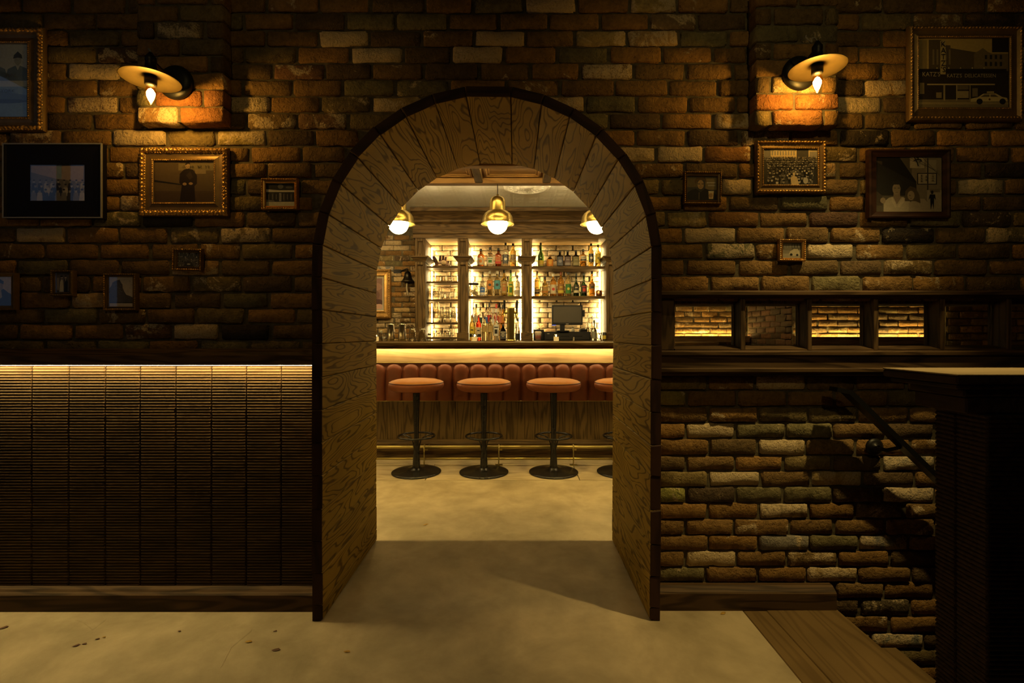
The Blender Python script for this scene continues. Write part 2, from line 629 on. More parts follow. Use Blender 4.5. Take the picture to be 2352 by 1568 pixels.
BW, BH = 0.205, 0.062
VAR = [brick_mesh('brick', [(-BW / 2, -BH / 2), (BW / 2, -BH / 2), (BW / 2, BH / 2), (-BW / 2, BH / 2)]) for _ in range(16)]
VARH = [brick_mesh('brick', [(-.05, -BH / 2), (.05, -BH / 2), (.05, BH / 2), (-.05, BH / 2)], nx=5) for _ in range(6)]

PALETTE = [((0.265, 0.143, 0.040), 5), ((0.225, 0.127, 0.040), 6), ((0.190, 0.113, 0.040), 4), ((0.150, 0.095, 0.038), 3),
           ((0.295, 0.157, 0.045), 3), ((0.200, 0.143, 0.056), 3), ((0.115, 0.073, 0.034), 2), ((0.170, 0.140, 0.064), 2)]
PAL = [c for c, n in PALETTE for _ in range(n)]
CREAM, TAN, GREY, DARK, YGRN = (0.46, 0.34, 0.19), (0.40, 0.27, 0.11), (0.24, 0.22, 0.19), (0.045, 0.032, 0.022), (0.30, 0.25, 0.07)


def put_brick(parent, x0, x1, z0, z1, y=0.0, col=None, pale=None, corners=None, M=None):
    z0, z1 = z0 - 0.0016, z1 + 0.0016
    w_, h_ = x1 - x0, z1 - z0
    if col is None:
        col = random.choice(PAL)
        k = random.uniform(0.82, 1.18)
        col = tuple(c * k for c in col)
    if pale is None:
        pale = random.choice((0.0, 0.0, 0.0, 0.1, 0.15, 0.2, 0.26, 0.32))
    cx_, cz_ = (x0 + x1) / 2, (z0 + z1) / 2
    yy = y + random.uniform(-0.004, 0.004)
    if corners:
        o = place('brick', brick_mesh('brick', [(a - cx_, b - cz_) for a, b in corners]), parent, (cx_, yy, cz_))
    else:
        half = w_ < 0.13
        me = random.choice(VARH if half else VAR)
        o = place('brick', me, parent, (cx_, yy, cz_), scale=(w_ / (0.10 if half else BW), 1, h_ / BH))
        o.rotation_euler = (0, random.uniform(-0.006, 0.006), 0)
        if random.random() < 0.5:
            o.scale.z *= -1; o.scale.x *= -1
    if M is not None:
        o.matrix_local = M @ o.matrix_basis
    o.color = (*col, pale)
    return o


# rows of the front wall: (top, bottom, joints) in photo pixels at the brick face
ROWS = [
    (-8, 27, [-90, 48, 162, 288, 400, 510, 610, 731, 851, 976, 1086, 1205, 1324, 1447, 1556, 1675, 1790, 1910, 2030, 2150, 2270, 2390, 2500]),
    (31, 66, [-140, -20, 95, 219, 330, 450, 558, 674, 794, 909, 1029, 1145, 1260, 1379, 1491, 1602, 1717, 1850, 1979, 2098, 2218, 2335, 2450]),
    (71, 104, [-80, 35, 154, 274, 390, 500, 609, 731, 848, 969, 1089, 1207, 1320, 1441, 1560, 1675, 1790, 1910, 2028, 2150, 2265, 2385, 2500]),
    (108, 142, [-130, -10, 105, 220, 330, 450, 560, 680, 803, 926, 1037, 1157, 1279, 1400, 1521, 1637, 1717, 1850, 1974, 2095, 2215, 2330, 2450]),
    (146, 180, [-80, 35, 154, 274, 390, 510, 625, 745, 854, 973, 1099, 1218, 1334, 1455, 1577, 1684, 1800, 1910, 2026, 2150, 2265, 2385, 2500]),
    (184, 218, [-130, -15, 100, 222, 330, 450, 556, 671, 786, 905, 1031, 1162, 1287, 1413, 1536, 1650, 1740, 1860, 1987, 2100, 2215, 2330, 2450]),
    (222, 256, [-85, 30, 148, 269, 390, 505, 620, 735, 850, 968, 1100, 1225, 1344, 1462, 1583, 1692, 1800, 1910, 2029, 2150, 2265, 2385, 2500]),
    (261, 294, [-140, -20, 95, 210, 330, 450, 564, 682, 798, 915, 1280, 1399, 1519, 1639, 1750, 1870, 1986, 2099, 2216, 2330, 2450]),
    (299, 333, [-95, 20, 138, 256, 381, 495, 612, 722, 825, 1340, 1461, 1577, 1700, 1818, 1929, 2046, 2153, 2277, 2390, 2500]),
    (337, 370, [-110, 10, 130, 245, 365, 475, 573, 690, 792, 1400, 1509, 1617, 1729, 1850, 1975, 2090, 2197, 2323, 2440]),
    (374, 407, [-80, 45, 165, 283, 400, 510, 612, 718, 830, 1455, 1572, 1696, 1811, 1927, 2045, 2160, 2260, 2380, 2495]),
    (412, 445, [-130, -5, 110, 230, 345, 455, 564, 688, 800, 1410, 1517, 1655, 1731, 1850, 1975, 2080, 2201, 2310, 2430]),
    (451, 482, [-80, 40, 155, 273, 400, 518, 608, 720, 1460, 1567, 1674, 1792, 1905, 1990, 2110, 2258, 2375, 2490]),
    (487, 519, [-150, -30, 87, 210, 323, 442, 562, 681, 800, 1420, 1531, 1626, 1744, 1859, 1975, 2092, 2210, 2330, 2450]),
    (523, 556, [-85, 33, 150, 270, 385, 503, 622, 740, 1455, 1570, 1692, 1805, 1907, 2027, 2149, 2266, 2385, 2500]),
    (560, 593, [-130, -15, 101, 225, 343, 455, 552, 673, 790, 1500, 1620, 1737, 1853, 1966, 2082, 2203, 2325, 2440]),
    (598, 630, [-80, 37, 157, 273, 388, 504, 621, 740, 1460, 1576, 1695, 1816, 1931, 2031, 2146, 2271, 2390, 2500]),
    (635, 669, [-140, -22, 95, 208, 324, 436, 555, 672, 790, 1515, 1631, 1747, 1863, 1982, 2099, 2220, 2345, 2460]),
    (673, 706, [-75, 43, 161, 275, 394, 509, 616, 735, 1500]),
    (709, 741, [-140, -20, 99, 223, 335, 448, 562, 678, 800]),
    (745, 779, [-80, 40, 165, 281, 394, 503, 619, 740]),
    (783, 812, [-130, -15, 100, 220, 340, 455, 570, 690, 800]),
]
LROWS = [
    (863, 895, [1510, 1628, 1736, 1853, 1968, 2084, 2200, 2320, 2440]), (899, 932, [1460, 1578, 1695, 1810, 1920, 2041, 2150, 2265, 2380]),
    (937, 969, [1510, 1629, 1744, 1859, 1972, 2091, 2205, 2320, 2440]), (973, 1005, [1460, 1576, 1691, 1806, 1914, 2039, 2150, 2265, 2380]),
    (1010, 1044, [1510, 1629, 1743, 1852, 1965, 2095, 2205, 2320, 2440]), (1048, 1080, [1460, 1576, 1690, 1803, 1913, 2028, 2150, 2265, 2380]),
    (1084, 1116, [1510, 1628, 1748, 1865, 1984, 2103, 2215, 2330, 2440]), (1120, 1153, [1460, 1577, 1691, 1800, 1914, 2030, 2150, 2265, 2380]),
    (1157, 1190, [1510, 1626, 1744, 1859, 1967, 2080, 2200, 2320, 2440]), (1194, 1227, [1460, 1574, 1687, 1815, 1917, 2035, 2150, 2265, 2380]),
    (1231, 1263, [1510, 1628, 1743, 1860, 1974, 2090, 2205, 2320, 2440]), (1267, 1300, [1460, 1575, 1693, 1810, 1927, 2046, 2160, 2275, 2390]),
    (1304, 1336, [1510, 1622, 1742, 1854, 1972, 2095, 2210, 2325, 2440]), (1340, 1373, [1460, 1569, 1686, 1805, 1920, 2032, 2150, 2265, 2380]),
    (1378, 1412, [1865, 1977, 2093, 2210, 2325, 2440]), (1418, 1451, [1930, 2045, 2160, 2275, 2390]), (1457, 1488, [1890, 2003, 2123, 2240, 2360]),
    (1495, 1526, [1930, 2044, 2160, 2275, 2390]), (1532, 1565, [1980, 2096, 2210, 2325, 2440]), (1570, 1602, [1930, 2044, 2160, 2275, 2390]),
]
# bricks that stand out: (px, py, body, limewash)
SPECIAL = [
    (790, 90, CREAM, 0.72), (865, 125, CREAM, 1.0), (1097, 125, CREAM, 0.95), (1145, 88, CREAM, 0.85), (1265, 13, CREAM, 0.9), (1395, 158, (.2, .13, .06), 0.62),
    (1500, 88, TAN, 0.5), (1400, 88, TAN, 0.45), (1500, 12, TAN, 0.5), (898, 237, TAN, 0.5), (1305, 240, TAN, 0.6), (582, 240, (.25, .18, .08), 0.6),
    (740, 275, (.2, .12, .05), 0.5), (622, 275, (.2, .12, .05), 0.45), (1545, 50, (.2, .13, .06), 0.35), (680, 162, (.22, .11, .045), 0.4),
    (205, 162, CREAM, 0.75), (262, 123, (.12, .07, .03), 0.45), (205, 240, (.2, .12, .06), 0.6), (320, 317, CREAM, 0.55), (555, 317, TAN, 0.55),
    (335, 467, (.25, .15, .08), 0.5), (90, 538, CREAM, 0.7), (560, 540, (.22, .17, .09), 0.6), (220, 690, TAN, 0.4), (447, 762, TAN, 0.8), (338, 762, (.16, .08, .035), 0.45),
    (455, 612, TAN, 0.5), (560, 762, DARK, 0.1), (100, 317, (.22, .14, .06), 0.45), (300, 467, CREAM, 0.55), (380, 505, DARK, 0.1),
    (1562, 351, CREAM, 0.8), (1690, 275, TAN, 0.65), (1690, 428, CREAM, 0.7), (1630, 540, CREAM, 0.85), (1908, 578, CREAM, 1.0), (1975, 243, CREAM, 0.6),
    (2030, 205, TAN, 0.6), (1910, 393, TAN, 0.55), (2257, 428, CREAM, 0.6), (1455, 352, CREAM, 0.5), (1990, 315, DARK, 0.3), (1890, 503, (.11, .06, .03), 0.15),
    (2265, 393, DARK, 0.15), (2090, 540, DARK, 0.3), (2240, 520, (.08, .06, .035), 0.3), (1735, 315, (.2, .13, .06), 0.45), (2086, 612, (.2, .12, .05), 0.45),
    (1560, 505, TAN, 0.35), (2300, 540, (.2, .15, .07), 0.45), (1675, 580, (.16, .15, .08), 0.45), (1640, 352, (.26, .12, .04), 0.35), (1720, 505, (.24, .11, .035), 0.2),
    (1635, 988, CREAM, 0.75), (1795, 877, TAN, 0.6), (1545, 915, YGRN, 0.4), (1798, 1028, TAN, 0.7), (2085, 1060, GREY, 0.6), (1690, 1100, CREAM, 0.75),
    (1545, 1137, YGRN, 0.4), (1800, 1172, CREAM, 0.7), (1630, 1138, (.10, .06, .035), 0.3), (2080, 1137, GREY, 0.65), (1800, 1246, GREY, 0.3), (2032, 1246, GREY, 0.55),
    (1640, 1283, CREAM, 0.7), (1912, 1320, TAN, 0.6), (2070, 1472, GREY, 0.5), (1925, 1100, TAN, 0.45), (1860, 1283, (.22, .14, .06), 0.45), (2035, 1395, (.12, .085, .05), 0.3),
]


def special(xa, xb, ya, yb):
    for (sx, sy, c, p) in SPECIAL:
        if xa <= sx <= xb and ya - 2 <= sy <= yb + 2:
            return tuple(k * random.uniform(0.92, 1.08) for k in c), p
    return None, None


def arch_x(z):
    """half width of the arch opening (plank mid line) at height z; None above it"""
    if z <= AZS: return RM
    d = RM * RM - (z - AZS) ** 2
    return math.sqrt(d) if d > 0 else None


def block(mb, x0, x1, y0, y1, z0, z1):
    mb.box(x0, x1, y0, y1, z0, z1)


WY0, WY1 = 0.010, 0.62
HX0, HX1, HZ0, HZ1 = 0.665, 3.4, 1.07, 1.318      # the opening for the row of small windows
mbl, mbr = MB(), MB()
mbl.box(-4.0, ACX - RM, WY0, WY1, -0.1, 3.2)
nseg = 20
for k in range(nseg * 2):
    t0, t1 = PI - PI * k / (2 * nseg), PI - PI * (k + 1) / (2 * nseg)
    q = [(ACX + RM * math.cos(t), AZS + RM * math.sin(t)) for t in (t0, t1)]
    (mbl if k < nseg else mbr).prism_y([q[0], q[1], (q[1][0], 3.2), (q[0][0], 3.2)], WY0, WY1)
mbr.box(ACX + RM, HX0, WY0, WY1, -1.4, 3.2)
mbr.box(HX0, HX1, WY0, WY1, -1.4, HZ0)
mbr.box(HX0, HX1, WY0, WY1, HZ1, 3.2)
mbr.box(HX1, 4.6, WY0, WY1, -1.4, 3.2)
wall_left = struct(mbl.build('wall_left', MORTAR))
wall_right = struct(mbr.build('wall_right', MORTAR))
wall_left['label'] = 'reclaimed brick wall left of the wooden arch'
wall_right['label'] = 'reclaimed brick wall right of the wooden arch'

GAPX = 0.0055
for rows, lower in ((ROWS, False), (LROWS, True)):
    for (ya, yb, js) in rows:
        z1, z0 = ZP(ya, CAMD), ZP(yb, CAMD)
        for a, b_ in zip(js[:-1], js[1:]):
            if b_ - a > 190: continue
            mid = (a + b_) / 2
            # hidden behind the two piers
            if yb < 296 and (a > 300 and b_ < 535 or a > 1712 and b_ < 1945): continue
            if not lower and mid > 1500 and ya > 671: continue
            x0, x1 = XP(a, CAMD) + GAPX, XP(b_, CAMD) - GAPX
            if mid < 1000 and z0 < 1.045: z0 = 1.045
            if z1 - z0 < 0.01: continue
            right = (x0 + x1) / 2 > ACX
            cxm, czm = (x0 + x1) / 2, (z0 + z1) / 2
            h0, h1 = arch_x(z0), arch_x(z1)
            corners = None
            sgn = 1 if right else -1
            near, far = (x0, x1) if right else (x1, x0)
            n0_, n1_ = near, near
            cut = False
            if h0 is not None and (near - (ACX + sgn * h0)) * sgn < 0:
                n0_ = ACX + sgn * h0; cut = True
            if h1 is not None and (near - (ACX + sgn * h1)) * sgn < 0:
                n1_ = ACX + sgn * h1; cut = True
            if cut:
                r0, r1 = (far - n0_) * sgn, (far - n1_) * sgn
                if r0 < 0.012 and r1 < 0.012: continue
                if r0 < 0.012: n0_ = far - sgn * 0.012
                if r1 < 0.012: n1_ = far - sgn * 0.012
                if czm > AZS + RM - 0.03 and abs(cxm - ACX) < 0.14: continue
                corners = [(n0_, z0), (far, z0), (far, z1), (n1_, z1)] if right else [(far, z0), (n0_, z0), (n1_, z1), (far, z1)]
            c, p = special(a, b_, ya, yb)
            put_brick(wall_right if right else wall_left, x0, x1, z0, z1, 0.0, c, p, corners)

# a cut course over the window row
for k in range(9):
    xa = 1535 + k * 118
    put_brick(wall_right, XP(xa, CAMD) + GAPX, XP(xa + 118, CAMD) - GAPX, ZP(690, CAMD), ZP(673.5, CAMD))


# ---------------------------------------------------------------- brick piers behind the sconces
def pier(name, label, xa, xb, D, rows, specials):
    root = MB()
    x0, x1 = XP(xa, D), XP(xb, D)
    y = YD(D)
    zb = ZP(rows[-1][1], D)
    root.box(x0 + 0.008, x1 - 0.008, y + 0.008, 0.012, zb + 0.004, 3.2)
    o = struct(root.build(name, MORTAR))
    o['label'] = label
    for ya, yb, js in rows:
        edges = [xa] + js + [xb]
        for i, (a, b_) in enumerate(zip(edges[:-1], edges[1:])):
            c, p = specials.get((ya, i), (None, None))
            xx0, xx1 = XP(a, D) + (0 if a == xa else 0.005), XP(b_, D) - (0 if b_ == xb else 0.005)
            z0, z1 = ZP(yb, D), ZP(ya, D)
            # the bricks are as deep as the pier, so their ends close its sides
            put_brick(o, xx0, xx1, z0, z1, y, c, p)
    return o


pier('wall_pier_left', 'shallow brick pier behind the left sconce', 314, 514, 2.022, [
    (-66, -31, [414]), (-27, 8, [357, 479]), (12, 47, [410]), (50, 86, [355, 471]), (90, 125, [414]), (129, 164, [357, 479]), (168, 203, [410]), (207, 242, [352, 464]), (246, 281, [410])],
    {(246, 0): ((.30, .17, .06), .5), (246, 1): ((.31, .13, .035), .15), (207, 1): ((.30, .12, .035), .1), (207, 2): ((.28, .12, .04), .2), (50, 1): ((.16, .12, .07), .3), (90, 1): ((.15, .11, .05), .1)})
pier('wall_pier_right', 'shallow brick pier behind the right sconce', 1735, 1927, 2.012, [
    (-66, -31, [1776, 1895]), (-27, 12, [1836]), (19, 54, [1776, 1895]), (58, 95, [1836]), (100, 134, [1775, 1895]), (138, 172, [1836]), (176, 212, [1772, 1888]), (216, 250, [1826]), (253, 287, [1773, 1894])],
    {(176, 1): (TAN, .4), (216, 0): ((.32, .13, .035), .05), (216, 1): ((.30, .13, .04), .25), (253, 1): ((.29, .13, .04), .3), (58, 1): ((.15, .12, .06), .3)})

# ---------------------------------------------------------------- arch of oak planks
arch = thing('plank_archway', 'deep arched passage lined with oak planks', 'archway', (ACX, AY0, 0))
arch['kind'] = 'structure'


def plank(p0, p1, jitter=True):
    """board whose inner face runs from p0 to p1 (x, z), thickness outwards (left of p0->p1)"""
    a, b = Vector((p0[0], 0, p0[1])), Vector((p1[0], 0, p1[1]))
    ex = (b - a)
    w_ = ex.length
    ex.normalize()
    ey = Vector((0, 1, 0))
    ez = ex.cross(ey)          # outward
    g = 0.0012
    t = AT
    yo = random.uniform(-0.004, 0.003) if jitter else 0
    L = AY1 - AY0
    h = w_ / 2 - g
    fl = 0.0045                # widening at the outside so the ring closes
    mb = MB()
    ch = 0.003
    xs = [(-h + ch, 0.0), (h - ch, 0.0), (h, ch), (h + fl, t), (-h - fl, t), (-h, ch)]
    n = len(xs)
    v = [(x, yo, z) for x, z in xs] + [(x, yo + 0.004, z) for x, z in xs] + [(x, L, z) for x, z in xs]
    # bull-nose the front end
    v = [(x * 0.94, y, z * 0.92 + t * 0.04) if i < n else (x, y, z) for i, (x, y, z) in enumerate(v)]
    mb.add(v, [tuple(range(n))], 1)
    mb.add(v, [(i, i + n, (i + 1) % n + n, (i + 1) % n) for i in range(n)], 1)
    mb.add(v, [(n + i, i + 2 * n, (i + 1) % n + 2 * n, n + (i + 1) % n) for i in range(n)], 0)
    mb.add(v, [tuple(reversed(range(2 * n, 3 * n)))], 0)
    me = mb.mesh('plank', [OAK, DARKEND])
    o = bpy.data.objects.new('plank', me)
    COL.objects.link(o)
    o.parent = arch
    M = Matrix((ex, ey, ez)).transposed().to_4x4()
    M.translation = (a + b) / 2 + Vector((-ACX, 0, 0)) + ez * (random.uniform(-0.0012, 0.0012) if jitter else 0)
    o.matrix_local = M
    return o


def apt(deg):
    r = math.radians(deg)
    return (ACX + AR * math.sin(r), AZS + AR * math.cos(r))


LA = [-84.6, -73.8, -62.4, -51.5, -40.3, -29.5, -18.3, -7.3, 8.2, 19.1, 29.9, 41.2, 52.4, 63.2, 74.4, 85.2]
for a0, a1 in zip(LA[:-1], LA[1:]):
    plank(apt(a0), apt(a1))
DJ = CAMD + AY0
lz = [apt(-84.6)[1]] + [ZP(y, DJ) for y in (637, 711.5, 789, 866, 941.6, 1017, 1092, 1169, 1242, 1316, 1390)] + [0.004]
lx = [apt(-84.6)[0]] + [ACX - AR] * 12
for i in range(12):
    plank((lx[i + 1], lz[i + 1]), (lx[i], lz[i]))
rz = [apt(85.2)[1]] + [ZP(y, DJ) for y in (641, 716, 793, 871, 947, 1023, 1093, 1173, 1250, 1323, 1396)] + [0.004]
rx = [apt(85.2)[0]] + [ACX + AR - 0.003 - 0.0006 * k for k in range(12)]
for i in range(12):
    plank((rx[i], rz[i]), (rx[i + 1], rz[i + 1]))

# ---------------------------------------------------------------- floors, stairs
fl = MB()
fl.box(-4.0, 0.945, -5.0, 1.765, -0.12, 0.0)
fl.box(0.945, 4.6, -5.0, -0.63, -0.12, 0.0)
fl.box(0.945, 4.6, WY1, 1.765, -0.12, 0.0)
floor = struct(fl.build('floor', CONCRETE))
floor['label'] = 'polished concrete floor running through the arch'
for i, pts in enumerate(([(594, 1414), (575, 1450), (530, 1487), (508, 1530), (492, 1553)], [(262, 1405), (240, 1425), (214, 1446), (196, 1430), (180, 1424), (145, 1419)])):
    mb = MB()
    path = [P(x, y, CAMH * F / (y - CY)) + Vector((0, 0, -0.0045)) for x, y in pts]
    mb.tube(path, [0.001] + [0.0062] * (len(path) - 2) + [0.001], 8)
    o = mb.build('patched_crack', CONCRETE, floor)
# tiled strip in front of the bar
tf = MB()
tf.box(-3.2, 2.4, 1.765, 4.4, -0.12, -0.008)
floor_bar = struct(tf.build('floor_bar', plain('tile_grout', (0.06, 0.05, 0.035), 0.8)))
floor_bar['label'] = 'strip of wood-look tiles under the bar stools'
x = -2.62
for row, (ya, yb, off) in enumerate(((1.767, 2.236, 0.0), (2.244, 2.425, 0.43))):
    for k in range(5):
        xa = -3.15 + off * 1.0 + k * 1.22
        MB().box(xa, xa + 1.214, ya, yb, -0.008, 0.003, 0.0015).build('tile', TILE, floor_bar, (0, 0, 0))
# wooden tread at the head of the stairs and the steps below it
tr = MB()
tr.box(0.947, 1.045, -0.63, -0.052, -0.05, 0.002, 0.003)
stairs = struct(MB().box(0.945, 1.33, -0.628, 0.01, -0.2, -0.05).build('stairs', DARKW_X))
stairs['label'] = 'wooden stairs going down along the brick wall'
tr.build('nosing_board', TREADW, stairs)
MB().box(1.046, 1.345, -0.63, -0.004, -0.048, 0.002, 0.003).build('tread', TREADW, stairs)
for k in range(1, 5):
    xa = 1.33 + (k - 1) * 0.27
    MB().box(xa, xa + 0.29, -0.63, -0.004, -0.18 * k - 0.04, -0.18 * k, 0.004).build('tread', TREADW, stairs)
    MB().box(xa - 0.0, xa + 0.02, -0.63, -0.004, -0.18 * k, -0.18 * (k - 1) - 0.045).build('riser', DARKW_Y, stairs)

# ---------------------------------------------------------------- left wainscot: reeded boards, ledge, LED strip
wains = struct(MB().box(-4.0, ACX - AR - 0.046, -0.004, 0.012, 0.05, 1.04).build('trim_1', DARKW_Z))
wains['label'] = 'wainscot of reeded vertical boards left of the arch'


def reed_mesh(w_, h_, pitch, mat, d=0.0042):
    mb = MB()
    n = int(h_ / pitch)
    pr = []
    for k in range(n):
        z = k * pitch
        for fz, fy in ((0.0, d), (0.16, d), (0.30, 0.0012), (0.58, 0.0), (0.86, 0.0012)):
            pr.append((fy, z + fz * pitch))
    pr += [(d, n * pitch), (0.016, n * pitch), (0.016, 0)]
    e = 0.004
    v = []
    m = len(pr)
    for xx, dy in ((-w_ / 2 + 0.0012, e), (-w_ / 2 + 0.005, 0), (w_ / 2 - 0.005, 0), (w_ / 2 - 0.0012, e)):
        v += [(xx, min(y + dy, 0.016), z) for y, z in pr]
    f = []
    for s in range(3):
        for i in range(m):
            j = (i + 1) % m
            f.append((s * m + i, (s + 1) * m + i, (s + 1) * m + j, s * m + j))
    mb.add(v, f, 0, False)
    return mb.mesh('board', mat)


RM1 = reed_mesh(0.1497, 0.975, 0.0122, PANELW)
seams = [-3 * 81.5 - 10, -2 * 81.5 - 10, -81.5 - 10, -10, 72, 157, 241, 321, 403, 485, 565, 645, 722]
DB = CAMD - 0.022
for a, b_ in zip(seams[:-1], seams[1:]):
    xa, xb = XP(a, DB), XP(b_, DB)
    o = place('board', RM1, wains, ((xa + xb) / 2, -0.022, 0.062), scale=((xb - xa) / 0.1497, 1, 1))
XE = ACX - AR - AT - 0.002
ledge = struct(MB().prism_x([(0.01, 1.090), (-0.028, 1.090), (-0.040, 1.082), (-0.062, 1.078), (-0.075, 1.066), (-0.090, 1.062), (-0.090, 1.0305), (-0.074, 1.0305), (-0.074, 1.038), (0.01, 1.038)], -4.0, XE).build('trim_2', DARKW_X))
ledge['label'] = 'dark oak ledge over the wainscot'
MB().box(-4.0, XE - 0.01, -0.054, -0.034, 1.0222, 1.038).build('led_channel', plain('aluminium_channel', (0.5, 0.48, 0.44), 0.4, 0.6), ledge)
MB().box(-4.0, XE - 0.03, -0.052, -0.036, 1.0212, 1.0222).build('led_strip', LED_LEFT, ledge)
bb = struct(MB().prism_x([(0.0, 0.0), (-0.058, 0.0), (-0.058, 0.068), (-0.052, 0.074), (-0.046, 0.076), (-0.040, 0.084), (-0.022, 0.090), (0.0, 0.090)], -4.0, XE).build('baseboard_left', DARKW_X))
bb['label'] = 'dark oak baseboard under the wainscot'
bb = struct(MB().prism_x([(0.0, 0.0), (-0.05, 0.0), (-0.05, 0.070), (-0.046, 0.076), (-0.038, 0.082), (-0.02, 0.092), (0.0, 0.092)], ACX + AR + AT - 0.01, 1.338).build('baseboard_right', DARKW_X))
bb['label'] = 'dark oak baseboard ending at the stairs'

# ---------------------------------------------------------------- row of small windows right of the arch
XR0 = ACX + AR + AT + 0.002
wsill = struct(MB().prism_x([(0.02, 1.083), (-0.062, 1.083), (-0.070, 1.078), (-0.070, 1.066), (-0.058, 1.060), (-0.058, 1.012), (-0.066, 1.008), (-0.066, 0.996), (-0.050, 0.990), (-0.046, 0.978), (0.02, 0.978)], XR0, 3.3).build('trim_3', DARKW_X))
wsill['label'] = 'moulded dark oak sill under the row of small windows'
whead = struct(MB().prism_x([(0.02, 1.334), (-0.040, 1.334), (-0.048, 1.328), (-0.048, 1.316), (-0.030, 1.310), (-0.026, 1.303), (0.06, 1.303)], XR0, 3.3).build('trim_4', DARKW_X))
whead['label'] = 'dark oak head rail over the row of small windows'
DF, DG = 2.062, 2.156
PITCH = 0.2815
for k in range(7):
    xl = XP(1554, DF) + k * PITCH - (0.006 if k == 0 else 0.0)   # left edge of the opening (front)
    xr = XP(1701, DF) + k * PITCH
    wf = MB()
    # right-hand stile: front face then a stepped reveal back to the glass
    wf.box(xr, xr + 0.020, -0.020, 0.062, 1.083, 1.303, 0.002)
    if k == 0:
        wf.box(XR0, xl - 0.002, -0.012, 0.085, 1.083, 1.303, 0.003)
    w_ = struct(wf.build('window_%d' % (k + 1), DARKW_Z))
    w_['label'] = 'small square window in the brick wall, number %d from the arch' % (k + 1)
    s = MB()
    s.box(xr - 0.004, xr, 0.044, 0.062, 1.090, 1.296, 0.001)
    s.box(xl, xl + 0.012, 0.02, 0.062, 1.090, 1.296, 0.002)
    s.box(xl, xr, 0.02, 0.062, 1.283, 1.303, 0.002)
    s.build('sash', DARKW_Z, w_)
    MB().prism_x([(0.085, 1.083), (-0.018, 1.083), (-0.018, 1.088), (0.05, 1.103), (0.085, 1.103)], xl, xr).build('sill', DARKW_X, w_)
    MB().box(xl + 0.010, xr - 0.004, 0.050, 0.054, 1.100, 1.290).build('pane', PANE, w_)
# lining of the opening behind the glass
lin = MB()
lin.box(HX0, HX1, 0.085, WY1, HZ0, HZ0 + 0.012)
lin.box(HX0, HX1, 0.085, WY1, HZ1 - 0.012, HZ1)
struct(lin.build('trim_5', DARKW_Y))['label'] = 'dark oak lining of the window opening'

# ledges with LED strips on the bar side of the wall, left and right of the arch
for nm, xa, xb in (('trim_8', -3.2, ACX - AR - AT - 0.004), ('trim_9', ACX + AR + AT + 0.004, 2.4)):
    o = struct(MB().box(xa, xb, WY1 + 0.002, WY1 + 0.10, 1.0, 1.055, 0.004).build(nm, DARKW_X))
    o['label'] = 'dark oak ledge on the bar side of the wall, %s of the arch' % ('left' if xa < -1 else 'right')
    MB().box(xa + 0.02, xb - 0.02, WY1 + 0.006, WY1 + 0.024, 0.9985, 1.0).build('led_strip', LED_BACK, o)

# ---------------------------------------------------------------- rest of the two rooms
PLASTER = rough_mat('dark_plaster', (0.20, 0.16, 0.11), (0.26, 0.21, 0.15), 3, 0.9, 0.1)
for nm, bx in (('ceiling', (-4.0, 4.6, -5.0, 0.013, 3.2, 3.3)), ('wall_rear', (-4.0, 4.6, -5.1, -5.0, -0.1, 3.3)), ('wall_side_right', (4.0, 4.1, -5.0, 0.013, -0.1, 3.3))):
    o = struct(MB().box(*bx).build(nm, PLASTER))
    o['label'] = 'dark plaster ' + nm.replace('_', ' ') + ' of the front room'
# left side wall with a tall narrow window to the dusk outside (seen mirrored in the picture glass)
sw = MB()
sw.box(-4.1, -4.0, -5.0, -3.0, -0.1, 3.2)
sw.box(-4.1, -4.0, -1.6, 0.013, -0.1, 3.2)
sw.box(-4.1, -4.0, -3.0, -1.6, -0.1, 1.35)
struct(sw.build('wall_side_left', PLASTER))['label'] = 'dark plaster side wall of the front room'
w8 = MB()
for yy in (-3.0, -2.72, -2.34, -1.64):
    w8.box(-4.08, -4.0, yy, yy + 0.05, 1.35, 3.2)
w8.box(-4.08, -4.0, -3.0, -1.6, 2.15, 2.20)
w8 = struct(w8.build('window_8', DARKW_Z))
w8['label'] = 'tall window to the dusk outside'
MB().box(-4.095, -4.085, -3.0, -1.6, 1.35, 3.2).build('pane', emis('dusk_daylight', (0.42, 0.62, 1.0), 0.22), w8)
# ================================================================ BAR ROOM
YB = YD(6.45)                       # face of the brick wall behind the bar
CEILZ, SOFZ = 2.672, 2.566


# ---------------------------------------------------------------- brick walls
def brick_field(parent, x0, x1, z0, z1, y, pale=(0.0, 0.5), pal=None, skip=None, M=None, L=0.215, H=0.0685, zoff=0.0):
    j = int(math.floor((z0 - zoff) / H))
    while zoff + j * H < z1:
        za = zoff + j * H
        off = (0.5 if j % 2 else 0.0) * L
        i = int(math.floor((x0 - off) / L)) 
        while off + i * L < x1:
            xa = max(off + i * L + random.uniform(-0.012, 0.012), x0)
            xb = min(off + (i + 1) * L, x1)
            if xb - xa > 0.03 and not (skip and skip((xa + xb) / 2, za + H / 2)):
                c = random.choice(pal or PAL)
                k = random.uniform(0.85, 1.2)
                put_brick(parent, xa + 0.005, xb - 0.005, za + 0.005, za + H - 0.005, y, tuple(q * k for q in c), random.uniform(*pale), None, M)
            i += 1
        j += 1


